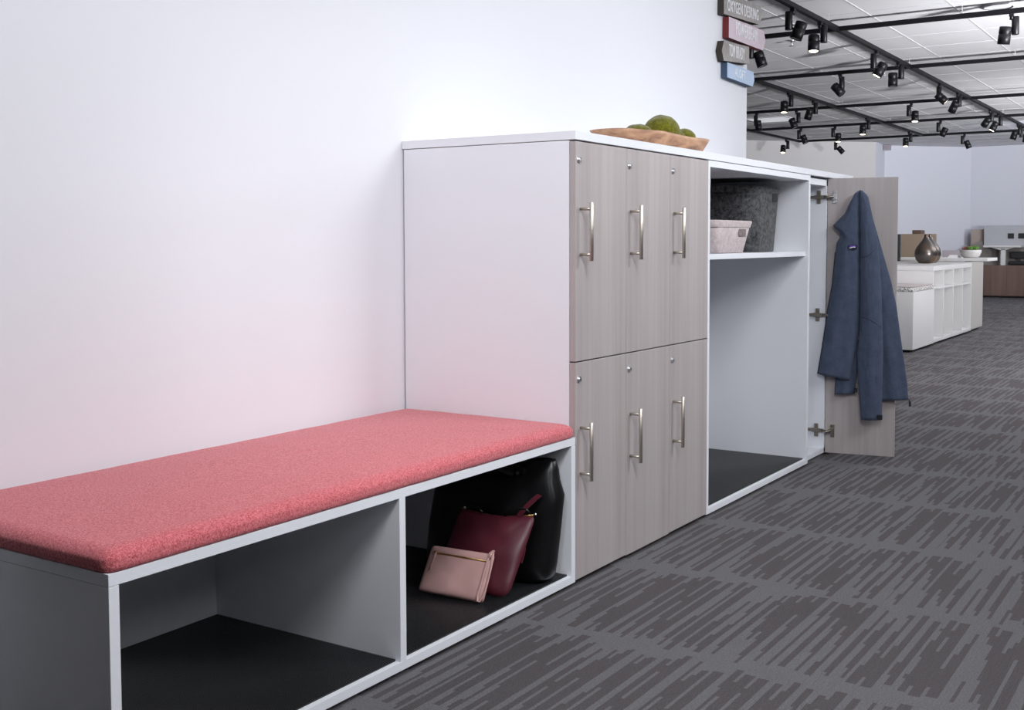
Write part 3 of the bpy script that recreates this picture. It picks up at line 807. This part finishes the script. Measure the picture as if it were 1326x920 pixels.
# ------------------------------------------------------------------ wall signs
def text_mesh(body, size, sx, extrude, bold=0.0):
    cu = bpy.data.curves.new('lettering', 'FONT'); cu.body = body; cu.size = size; cu.extrude = extrude
    cu.align_x = 'CENTER'; cu.align_y = 'CENTER'; cu.offset = bold
    cu.space_character = 1.12
    o = bpy.data.objects.new('lettering', cu); COL.objects.link(o)
    dg = bpy.context.evaluated_depsgraph_get()
    me = bpy.data.meshes.new_from_object(o.evaluated_get(dg))
    bpy.data.objects.remove(o); bpy.data.curves.remove(cu)
    bm = BM(); bm.from_mesh(me); bpy.data.meshes.remove(me)
    bmesh.ops.transform(bm, matrix=Matrix.Diagonal((sx, 1, 1, 1)), verts=bm.verts)
    return bm
SY0, SY1 = .585, .6185
def sign(poly, face, edge, body, cx, cz, width, height, tilt, label, bold=0):
    x = sum(p[0] for p in poly)/len(poly); z = sum(p[1] for p in poly)/len(poly)
    s = thing('arrow_sign', label, 'sign', (x, SY1, z), 'arrow signs on the wall end')
    bm = BM(); prism(bm, poly, SY0, SY1)
    obj('board', bm, [face, edge], s)
    tb = text_mesh(body, .1, 1, .0012, bold)
    xs = [v.co.x for v in tb.verts]; ys = [v.co.y for v in tb.verts]
    w, h = max(xs)-min(xs), max(ys)-min(ys); mx, my = (max(xs)+min(xs))/2, (max(ys)+min(ys))/2
    for v in tb.verts:
        u = (v.co.x-mx)*width/w; q = (v.co.y-my)*height/h
        v.co = Vector((cx+u, SY0-.0012-v.co.z*.9, cz+q+tilt*u))
    obj('lettering', tb, M['letter'], s)
    return s
sign([(2.421, 2.083), (2.878, 2.106), (2.935, 2.158), (2.901, 2.205), (2.421, 2.188)], M['sign_grey'], M['sign_grey_edge'], 'OXYGEN DESKING', 2.668, 2.143, .41, .056, .045,
     'grey wooden arrow sign pointing right, topmost of the wall signs')
sign([(2.484, 1.979), (2.939, 1.981), (2.980, 2.036), (2.954, 2.085), (2.484, 2.081)], M['sign_pink'], M['sign_red_edge'], 'POWERBEAM', 2.715, 2.042, .285, .066, .01,
     'pink arrow sign with dark red edge and white lettering on the wall end')
sign([(2.399, 1.904), (2.424, 1.858), (2.751, 1.885), (2.751, 1.972), (2.424, 1.956)], M['sign_grey'], M['sign_grey_edge'], 'TOM BRADY', 2.586, 1.922, .20, .060, .03,
     'grey wooden arrow sign pointing left, just under the pink sign')
sign([(2.467, 1.784), (2.803, 1.777), (2.827, 1.810), (2.812, 1.853), (2.467, 1.857)], M['sign_blue'], M['sign_blue_edge'], 'ALOFT', 2.630, 1.820, .14, .044, -.02,
     'pale blue arrow sign, lowest of the wall signs')

# ------------------------------------------------------------------ ceiling: tracks and spotlights
HT = 2.60
def track(axis, c, a0, a1, label):
    bm = BM()
    if axis == 'x': box(bm, a0, a1, c-.018, c+.018, HT, HT+.034, .002); loc = (a0, c, HT)
    else: box(bm, c-.018, c+.018, a0, a1, HT, HT+.034, .002); loc = (c, a0, HT)
    t_ = thing('lighting_track', label, 'lighting track', loc, 'black lighting tracks under the ceiling')
    obj('rail', bm, M['track'], t_)
    s = a0+.4
    while s < a1-.1:
        bm = BM()
        p = (s, c) if axis == 'x' else (c, s)
        cyl(bm, (*p, HT+.034), (*p, H-.001), .0018, n=8)
        obj('hanger', bm, M['tee'], t_); s += 2.4
    return t_
track('x', 1.12, 2.9, 15.25, 'long black track slanting down the ceiling from the top edge toward the far right')
track('x', 2.68, 8.15, 15.22, 'black track slanting down from beside the blue sign across the far ceiling')
track('x', 4.65, 12.4, 15.22, 'short black track slanting along the far left wall top')
track('y', 5.91, -5, 2.9, 'nearest black cross track, from behind the pink sign to the right edge')
track('y', 8.13, -5, 2.698, 'second nearest cross track, starting at the blue sign tip')
track('y', 10.85, -5, 5.2, 'third black cross track from the front, just above mid ceiling')
track('y', 13.01, -5, 4.7, 'fourth cross track, second from the far wall')
track('y', 15.2, -5, 4.668, 'farthest black cross track, close to the far wall')
NSPOT = []
def spot(x, y, side, aim, lit, label, yaw=0):
    """side: unit vector (x,y) from driver box to lamp head; aim: direction of the beam"""
    s = thing('track_spotlight', label, 'spotlight', (x, y, HT), 'black track spotlights')
    sd = Vector((*side, 0)).normalized(); pr = Vector((-sd.y, sd.x, 0))
    c0 = Vector((x, y, HT))
    d0 = c0-sd*.028
    bm = BM(); cyl(bm, c0+Vector((0, 0, .002)), c0+Vector((0, 0, -.045)), .014, n=12); box(bm, x-.018, x+.018, y-.016, y+.016, HT-.022, HT-.0005, .002); obj('adapter', bm, M['spot'], s)
    bm = BM(); cyl(bm, d0+Vector((0, 0, -.022)), d0+Vector((0, 0, -.150)), .026, n=20, bev=.003); obj('driver_box', bm, M['spot'], s)
    if lit and abs(aim[0])+abs(aim[1]) < .3: aim = (-.16, -.04, -1)
    a = Vector(aim).normalized()
    piv = c0+sd*.046+Vector((0, 0, -.145))
    bm = BM(); cyl(bm, d0+Vector((0, 0, -.135)), piv, .008, n=10); obj('pivot', bm, M['spot'], s)
    h0 = piv-a*.052; h1 = piv+a*.072
    m, Lh = axis_mat(h0, h1)
    bm = BM(); lathe(bm, [(.034, 0), (.0415, .004), (.0415, .050), (.0395, .052), (.0395, .055), (.0425, .057), (.0425, Lh), (.036, Lh), (.034, Lh-.012)], 28, m); hd = obj('lamp_head', bm, M['spot'], s)
    bm = BM(); cyl(bm, h1-a*.007, h1-a*.002, .0345, n=24); obj('lens', bm, M['lens_on'] if lit else M['lens_off'], hd)
    if lit: NSPOT.append((h1+a*.004, a))
    return s
Rt, Lf = (.5, -.85), (-.5, .85)
spot(4.90, 1.12, Rt, (-.15, .35, -1), 0, 'black spotlight nearest the grey sign, at the top of the long slanting track')
spot(5.49, 1.12, Lf, (0, 0, -1), 1, 'lit black spotlight second along the long slanting track, pointing straight down')
spot(6.99, 1.12, (.6, -.5), (-.2, .55, -1), 1, 'lit spotlight tilted left on the long track, between the first two cross tracks')
spot(7.70, 1.12, Lf, (0, 0, -1), 0, 'unlit spotlight pointing down just above the second cross track crossing')
spot(9.34, 1.12, (-.2, -.1), (.2, -.75, -.75), 1, 'tilted spotlight with lens glowing right, just past the second cross track')
spot(10.19, 1.12, (-.3, .2), (.3, .5, -.9), 0, 'dark spotlight angled back on the long track at the third cross track')
spot(12.04, 1.12, (-.5, .4), (.3, .7, -.9), 0, 'dark spotlight left of a lit twin far along the long track')
spot(12.60, 1.12, (-.2, .5), (-.2, .5, -1), 1, 'lit spotlight right of its dark twin far along the long track')
spot(14.05, 1.12, (-.2, .3), (0, .3, -1), 1, 'spotlight near the right edge, just before the farthest cross track')
spot(14.5, 1.12, (.3, -.4), (.3, .2, -1), 0, 'rightmost dark spotlight cut by the picture edge at the end of the long track')
spot(9.17, 2.68, Lf, (0, 0, -1), 1, 'lit spotlight first along the middle slanting track, near the blue sign')
spot(10.0, 2.68, Lf, (.1, .35, -1), 0, 'dark spotlight second along the middle slanting track')
spot(12.15, 2.68, Lf, (0, 0, -1), 1, 'lit spotlight third along the middle slanting track')
spot(14.36, 2.68, Lf, (0, 0, -1), 1, 'lit spotlight last along the middle slanting track')
spot(14.56, 4.65, Lf, (-.30, -.05, -1), 1, 'bright spotlight on the short far left track, lighting the wall top')
spot(5.91, -.138, Lf, (.1, .12, -1), 0, 'large dark spotlight on the nearest cross track at upper right')
spot(5.91, 1.80, Rt, (.1, -.3, -1), 0, 'dark spotlight half hidden behind the grey sign that points left')
spot(8.13, 1.786, (-.3, .1), (-.1, -.75, -.8), 0, 'lone dark spotlight on the second cross track')
spot(10.85, 3.70, (-.2, -.2), (.1, -.1, -1), 0, 'leftmost dark spotlight on the third cross track beside the wall end')
spot(10.85, 3.18, (-.2, .2), (.1, -.4, -1), 0, 'second dark spotlight from left on the third cross track')
spot(10.85, 1.78, Rt, (0, 0, -1), 1, 'lit spotlight on the third cross track, right of its middle')
spot(13.01, 3.87, (.3, -.5), (0, -.4, -1), 0, 'leftmost spotlight on the fourth cross track')
spot(13.01, 3.37, Rt, (-.1, .1, -1), 1, 'lit spotlight second from left on the fourth cross track')
spot(13.01, 1.925, (.1, -.3), (0, .5, -1), 0, 'dark spotlight on the fourth cross track between the slanting tracks')
spot(15.2, 4.02, Rt, (.2, -.7, -.8), 0, 'left dark spotlight hanging under the farthest cross track')
spot(15.2, 2.06, Rt, (.1, -.4, -1), 0, 'right dark spotlight hanging under the farthest cross track')

def sprinkler(x, y, label):
    bm = BM(); cyl(bm, (x, y, H), (x, y, H-.012), .03, n=16); cyl(bm, (x, y, H-.012), (x, y, H-.05), .007, n=10); cyl(bm, (x, y, H-.05), (x, y, H-.054), .022, n=14)
    tag(obj('sprinkler', bm, M['chrome'], None, (x, y, H)), label, 'sprinkler', 'ceiling sprinklers')
sprinkler(6.62, 1.74, 'small sprinkler head on the ceiling right of the pink sign')
sprinkler(8.75, 1.53, 'small sprinkler head between the two slanting tracks, below the second cross track')
sprinkler(13.0, 1.74, 'tiny far sprinkler head among the spotlights beyond the third cross track')
d = thing('ceiling_downlight', 'round white recessed ceiling light at the top right', 'ceiling light', (6.09, -.02, H))
bm = BM(); lathe(bm, [(.10, 0), (.125, 0), (.125, -.008), (.10, -.012)], 40, Matrix.Translation((6.09, -.02, H-.001)), cap=False)
obj('trim_ring', bm, M['tee'], d)
bm = BM(); cyl(bm, (6.09, -.02, H-.001), (6.09, -.02, H-.005), .10, n=40); obj('lens', bm, M['tee'], d)
d = thing('ceiling_troffer', 'square pale ceiling light panel far left behind the tracks', 'ceiling light', (12.45, 4.1, H))
bm = BM()
for a in ((12.14, 12.76, 3.79, 3.82), (12.14, 12.76, 4.38, 4.41), (12.14, 12.17, 3.82, 4.38), (12.73, 12.76, 3.82, 4.38)): box(bm, *a, H-.014, H-.001)
obj('frame', bm, M['tee'], d); obj('diffuser', box(BM(), 12.17, 12.73, 3.82, 4.38, H-.010, H-.001), M['diffuser'], d)
bm = BM(); box(bm, 17.55, 17.63, 3.80, 3.93, H-.10, H-.002, .01); cyl(bm, (17.54, 3.86, H-.06), (17.56, 3.86, H-.06), .025)
tag(obj('wall_sensor', bm, M['grey_box'], None, (17.6, 3.86, H-.1)), 'small grey sensor box where the far wall meets the ceiling', 'sensor')

# ------------------------------------------------------------------ far storage units
FX = [7.25, 8.03, 9.77, 10.46]
def fy(x): return .838+(x-7.25)*.019
s = thing('low_storage_box', 'low white box seat in front of the far white cubby cabinet', 'cabinet', (FX[0], .84, 0))
bm = BM(); box(bm, 7.25, 8.026, .842, 1.9, .025, .532, .002); obj('body', bm, M['white_far'], s)
obj('plinth', box(BM(), 7.29, 8.0, .88, 1.86, 0, .025), M['black'], s)
s = thing('box_seat_cushion', 'grey seat pad with black and white speckled side on the low box', 'cushion', (7.25, .84, .533))
obj('side_band', cushion_mesh(7.25, 8.02, .842, 1.9, .533, .572, .012, .003, 20, 24), [M['pattern']], s)
obj('top_cover', box(BM(), 7.262, 8.01, .852, 1.89, .5755, .5785, .001), M['felt_light'], s)
s = thing('cubby_cabinet', 'far white cabinet with two rows of open cubbies', 'cabinet', (FX[1], .85, 0))
bm = BM(); y0, y1 = .855, 2.05
obj('end_panel', box(BM(), 8.03, 8.06, y0, y1, .025, .698, .001), M['white_far'], s)
obj('top_panel', box(BM(), 8.03, 9.77, y0, y1, .70, .745, .002), M['white_far'], s)
obj('bottom_panel', box(BM(), 8.06, 9.77, y0, y1, .025, .055, .001), M['white_far'], s)
obj('back_panel', box(BM(), 8.06, 9.77, y0+.38, y0+.40, .055, .70), M['white_far'], s)
for i in range(4): 
    xx = 8.06+.4275*(i+1)-.028
    obj('divider', box(BM(), xx, xx+.028, y0, y0+.38, .055, .70, .001), M['white_far'], s)
obj('shelf', box(BM(), 8.06, 9.77, y0+.004, y0+.38, .525, .548, .001), M['white_far'], s)
obj('plinth', box(BM(), 8.06, 9.75, .90, 2.0, 0, .025), M['black'], s)
s = thing('end_cabinet', 'far beige closed cabinet at the right end of the cubby cabinet', 'cabinet', (9.775, .87, 0))
obj('body', box(BM(), 9.775, 10.46, .89, 2.05, .025, .745, .002), M['beige'], s)
obj('door', box(BM(), 9.778, 10.457, .868, .889, .027, .743, .002), M['beige'], s)
obj('plinth', box(BM(), 9.80, 10.44, .92, 2.0, 0, .025), M['black'], s)
def vase(x, y, z, R, Hh, label, lean=0):
    prof = [(.30, 0), (.62, .02), (.86, .12), (.99, .26), (1.0, .36), (.93, .48), (.76, .60), (.52, .72), (.32, .82), (.21, .90), (.19, .96), (.21, 1.0), (.17, 1.0), (.15, .93), (.17, .86)]
    bm = BM(); lathe(bm, [(r*R, h*Hh) for r, h in prof], 40)
    for v in bm.verts: v.co = Vector((x+v.co.x, y+v.co.y-lean*(v.co.z/Hh)**2, z+v.co.z))
    return tag(obj('vase', bm, M['vase'], None, (x, y, z)), label, 'vase', 'bronze vases on the far cabinet')
vase(9.28, 1.215, .745, .118, .30, 'larger smoky bronze teardrop vase on the far white cabinet')
vase(9.535, 1.235, .745, .112, .305, 'bronze vase standing almost hidden behind the front one', .0)

# ------------------------------------------------------------------ far desks
t = thing('white_desk', 'white desk top behind the far cubby cabinet, holding the planter', 'desk', (12, 1.8, 0))
obj('desk_top', box(BM(), 11.8, 12.45, 1.07, 2.75, .727, .765, .004), M['white_far'], t)
for yy in (1.35, 2.5):
    obj('leg', box(BM(), 12.05, 12.15, yy-.04, yy+.04, .02, .727, .004), M['black'], t)
    obj('foot', box(BM(), 11.8, 12.4, yy-.04, yy+.04, 0, .02, .004), M['black'], t)
def bowl_planter(x, y, z):
    p = thing('planter', 'small pale bowl of green and russet succulents on the white desk', 'planter', (x, y, z))
    bm = BM(); lathe(bm, [(.075, 0), (.105, .02), (.128, .07), (.128, .10), (.115, .10), (.112, .08), (.0, .075)], 32, Matrix.Translation((x, y, z))); obj('pot', bm, M['concrete'], p)
    bm = BM(); cyl(bm, (x, y, z+.074), (x, y, z+.088), .110, n=24); obj('soil', bm, M['soil'], p)
    random.seed(3)
    for i in range(9):
        a = i*2.4; r = .085*math.sqrt((i+.3)/9)
        cx, cy = x+r*math.cos(a), y+r*math.sin(a)
        bm = BM(); hh = .05+.03*random.random()
        for k in range(11):
            b_ = k*2.4; tl = .55+.4*(1-k/11)
            q = Vector((math.cos(b_)*tl*.045, math.sin(b_)*tl*.045, hh*(1.2-.5*tl)))
            tube(bm, [Vector((cx, cy, z+.085)), Vector((cx, cy, z+.09))+q*.6, Vector((cx, cy, z+.09))+q], [.006, .010, .001], 6)
        obj('succulent', bm, M['leaf_green'] if cy < y+.02 else M['leaf_red'], p)
bowl_planter(12.0, 1.31, .7655)
bm = BM(); box(bm, 11.9, 12.12, 1.45, 1.56, .7655, .785, .002); box(bm, 11.92, 12.1, 1.46, 1.55, .7852, .80, .002)
tag(obj('paper_stack', bm, M['paper'], None, (12, 1.7, .7655)), 'low stack of white papers left of the succulent bowl', 'papers')
t = thing('tan_workstation', 'tan topped desk with a brown privacy screen behind the vases', 'desk', (13.0, 2.4, 0))
obj('desk_top', box(BM(), 12.62, 13.35, 1.96, 4.0, .705, .738, .003), M['tan_light'], t)
obj('privacy_screen', box(BM(), 13.0, 13.03, 1.955, 4.0, .738, 1.074, .004), M['tan'], t)
for yy in (2.1, 3.8): obj('leg', box(BM(), 12.95, 13.05, yy-.04, yy+.04, 0, .705, .004), M['black'], t)
tag(obj('smoked_glass_screen', box(BM(), 11.3, 11.34, 2.00, 2.42, .70, 1.06, .003), M['smoke'], None, (11.3, 2.1, .7)), 'dark glass screen standing right against the open wood door edge', 'screen')
# support for the glass screen
t = thing('low_side_desk', 'low dark desk edge under the smoked glass screen', 'desk', (11.3, 2.3, 0))
obj('desk_top', box(BM(), 11.05, 11.55, 2.0, 3.4, .66, .70, .003), M['tan_light'], t)
for yy in (2.1, 3.3): obj('leg', box(BM(), 11.27, 11.33, yy-.03, yy+.03, 0, .66, .003), M['black'], t)
bm = BM(); box(bm, 13.10, 13.34, 2.20, 2.30, .7385, 1.128, .004); box(bm, 13.11, 13.33, 2.185, 2.199, .80, 1.126, .002)
tag(obj('desk_tower', bm, M['brown_box'], None, (13.2, 2.25, .738)), 'small brown block peeking over the brown privacy screen', 'box')
bm = BM(); box(bm, 14.4, 14.5, 1.90, 2.18, .70, .84, .01); 
t = thing('grey_cabinet', 'low mauve grey cabinet top right of the vases', 'cabinet', (14.5, 2.0, 0))
obj('body', box(BM(), 14.2, 14.7, 1.88, 2.6, .02, .70, .004), M['grey_box'], t); obj('box_on_top', bm, M['grey_box'], t)
obj('plinth', box(BM(), 14.24, 14.66, 1.92, 2.56, 0, .02), M['black'], t)
# right: credenza, sit-stand desk, screen
t = thing('wood_credenza', 'long low brown wood credenza at the far right', 'credenza', (17.7, 1.5, 0))
obj('body', box(BM(), 17.72, 18.1, .2, 3.48, .03, .553, .003), M['darkwood'], t)
for i in range(4): obj('door', box(BM(), 17.70, 17.719, .202+.82*i, 1.018+.82*i, .034, .55, .002), M['darkwood'], t)
obj('plinth', box(BM(), 17.76, 18.08, .24, 3.16, 0, .03), M['black'], t)
t = thing('sit_stand_desk', 'white sit-stand desk with pale grey screen behind the credenza', 'desk', (18.3, 2.0, 0))
obj('desk_top', box(BM(), 18.16, 18.48, 1.694, 2.318, .863, .897, .004), M['white_far'], t)
bm = BM()
loft(bm, [[(18.22, 2.20, .862), (18.22, 1.82, .862), (18.30, 1.82, .862), (18.30, 2.20, .862)], [(18.22, 2.05, .818), (18.22, 1.95, .818), (18.30, 1.95, .818), (18.30, 2.05, .818)]], smooth=False)
obj('bracket', bm, M['white_far'], t)
obj('column', box(BM(), 18.22, 18.30, 1.956, 2.032, .02, .84, .004), M['white_far'], t)
obj('foot', box(BM(), 18.16, 18.46, 1.956, 2.032, 0, .02, .004), M['white_far'], t)
obj('screen', box(BM(), 18.49, 18.52, 1.45, 2.365, .865, 1.240, .004), M['screen_grey'], t)
for yy, yz in ((1.862, 1.962), (1.62, 1.79)): tag(obj('socket_panel', box(BM(), 18.475, 18.489, yy, yz, 1.017, 1.110, .002), M['black'], None, (18.48, yy, 1.0)),
    'small black square on the pale grey screen, ' + ('fully in view' if yy > 1.8 else 'cut by the right picture edge'), 'panel', 'black squares on the grey screen')
t = thing('partition_screen', 'low grey-tan partition with a sloping end behind the far credenza', 'partition', (18.58, 2, 0))
bm = BM(); pl = [(1.2, .01), (2.98, .01), (2.98, .70), (2.39, .99), (2.30, .99), (1.2, .86)]
a = [bm.verts.new((18.56, y_, z_)) for y_, z_ in pl]; c_ = [bm.verts.new((18.60, y_, z_)) for y_, z_ in pl]
bm.faces.new(a); bm.faces.new(list(reversed(c_)))
for i in range(len(pl)): bm.faces.new((a[i], c_[i], c_[(i+1) % len(pl)], a[(i+1) % len(pl)]))
obj('panel', bm, M['tan_grey'], t)
obj('foot', box(BM(), 18.53, 18.63, 1.3, 2.8, 0, .01), M['black'], t)
bm = BM(); box(bm, 18.64, 18.67, 2.37, 2.615, .0, 1.185, .003)
tag(obj('tan_wall_panel', bm, M['tan_light'], None, (18.66, 2.5, 0)), 'small tan panel left of the pale grey screen, on the far wall', 'panel')
def chair(x, y, label):
    t = thing('task_chair', label, 'chair', (x, y, 0))
    bm = BM(); box(bm, x-.10, x+.10, y-.20, y+.12, .55, .62, .025); obj('seat', bm, M['black'], t)
    bm = BM(); box(bm, x+.06, x+.10, y-.19, y+.11, .66, .79, .02); box(bm, x+.07, x+.09, y-.06, y-.02, .58, .68, .004); obj('backrest', bm, M['black'], t)
    bm = BM(); cyl(bm, (x, y-.04, .08), (x, y-.04, .56), .025); obj('post', bm, M['black'], t)
    for k in range(5):
        a = 2*PI*k/5; bm = BM(); tube(bm, [(x, y-.04, .10), (x+.11*math.cos(a), y-.04+.2*math.sin(a), .05)], [.022, .014], 8)
        cyl(bm, (x+.11*math.cos(a)-.012, y-.04+.2*math.sin(a), .026), (x+.11*math.cos(a)+.012, y-.04+.2*math.sin(a), .026), .026, n=12); obj('base_arm', bm, M['black'], t)
chair(18.36, 1.80, 'black task chair tucked under the white sit-stand desk')

# ------------------------------------------------------------------ lights
def area(name, loc, size, power, target=None, col=(1, 1, 1), sy=None):
    l = bpy.data.lights.new(name, 'AREA'); l.shape = 'RECTANGLE'; l.size = size; l.size_y = sy or size; l.energy = power; l.color = col
    o = bpy.data.objects.new(name, l); COL.objects.link(o); o.location = loc
    d = (Vector(target)-Vector(loc)) if target else Vector((0, 0, -1))
    o.rotation_euler = d.to_track_quat('-Z', 'Y').to_euler()
    return o
COOL = (.935, .955, 1.0)
area('key_ceiling_lamp', (-1.325, -1.35, 2.62), 0.36, 73, (-1.0, -.6, 0), COOL, 1.5)
fl = area('front_fill', (1.15, -2.45, 2.60), 1.2, 37, (1.25, .62, 1.5), COOL); fl.data.spread = math.radians(105)  # fill added to light the cabinet fronts, beam kept off the floor
area('side_front_fill', (-1.37, -2.4, 1.95), .3, 14, (-.9, 0, .4), COOL, .8)  # low fill added to brighten the bench front and compartments
l = bpy.data.lights.new('locker_fill_spot', 'SPOT'); l.energy = 55; l.spot_size = math.radians(50); l.spot_blend = .7; l.color = COOL; l.shadow_soft_size = .22  # spot added to lift the locker side, cone narrowed to miss the bench end
o = bpy.data.objects.new('locker_fill_spot', l); COL.objects.link(o); o.location = (-2.2, -.95, 1.95); o.rotation_euler = (Vector((.08, .3, .78))-o.location).to_track_quat('-Z', 'Y').to_euler()
wl = area('wall_fill', (2.9, -2.1, 2.6), .8, 3.4, (2.2, .62, 1.95), COOL); wl.data.spread = math.radians(80)  # fill added to brighten the wall near the signs
area('ceiling_lamp', (3.4, -3.2, 2.60), 1.0, 24, (3.0, 0, .4), COOL)
area('ceiling_lamp', (5.8, -1.8, 2.55), 1.2, 58, (6.2, -.8, 0), COOL)
area('ceiling_lamp', (9.8, -1.0, 2.55), 1.2, 14, None, COOL)
area('ceiling_lamp', (12.0, -1.2, 2.55), 1.6, 60, (14, 2, .6), COOL)
area('ceiling_lamp', (15.0, .4, 2.55), 1.6, 56, (18, 2.8, 1.3), (.83, .89, 1.0))
for ux, uy, tx, ty, pw in ((4.4, -3.2, 6.2, -1.6, 232), (9.6, -3.4, 11.4, -1.8, 205)):  # nearer one stands for the bounce flash; farther one added to brighten the ceiling
    u = area('uplight', (ux, uy, .9), .5, pw, (tx, ty, 2.7), (.965, .965, 1)); u.data.spread = math.radians(95)
for p, a in NSPOT:
    l = bpy.data.lights.new('spot_beam', 'SPOT'); l.energy = 22; l.spot_size = math.radians(46); l.spot_blend = .5; l.color = (1, .86, .70); l.shadow_soft_size = .03
    o = bpy.data.objects.new('spot_beam', l); COL.objects.link(o); o.location = p; o.rotation_euler = a.to_track_quat('-Z', 'Y').to_euler()
wd = bpy.data.worlds.new('World'); SC.world = wd; wd.use_nodes = True
wd.node_tree.nodes['Background'].inputs['Color'].default_value = (.5, .52, .6, 1)
wd.node_tree.nodes['Background'].inputs['Strength'].default_value = .1

# ------------------------------------------------------------------ camera
cam = bpy.data.cameras.new('Camera'); co = bpy.data.objects.new('Camera', cam); COL.objects.link(co)
yaw, pit, rol, f, px, py = .5597, -.0532, -.0017, 1445.5, 703.67, 389.85
fw = Vector((math.cos(yaw)*math.cos(pit), math.sin(yaw)*math.cos(pit), math.sin(pit)))
rt = Vector((math.sin(yaw), -math.cos(yaw), 0)); up = rt.cross(fw)
r2 = rt*math.cos(rol)+up*math.sin(rol); u2 = -rt*math.sin(rol)+up*math.cos(rol)
mw = Matrix(((r2.x, u2.x, -fw.x, -2.6973), (r2.y, u2.y, -fw.y, -1.5842), (r2.z, u2.z, -fw.z, .9799), (0, 0, 0, 1)))
co.matrix_world = mw
cam.sensor_fit = 'HORIZONTAL'; cam.sensor_width = 36; cam.lens = f/1326*36
cam.shift_x = (663-px)/1326; cam.shift_y = (py-460)/1326
cam.clip_start = .05; cam.clip_end = 100
SC.camera = co
vs = SC.view_settings
vs.view_transform = 'Standard'; vs.look = 'None'; vs.gamma = 1; vs.use_curve_mapping = False; vs.exposure = 0
SC.cycles.max_bounces = 8; SC.cycles.diffuse_bounces = 5; SC.cycles.use_denoising = True
SC.cycles.sample_clamp_indirect = 6
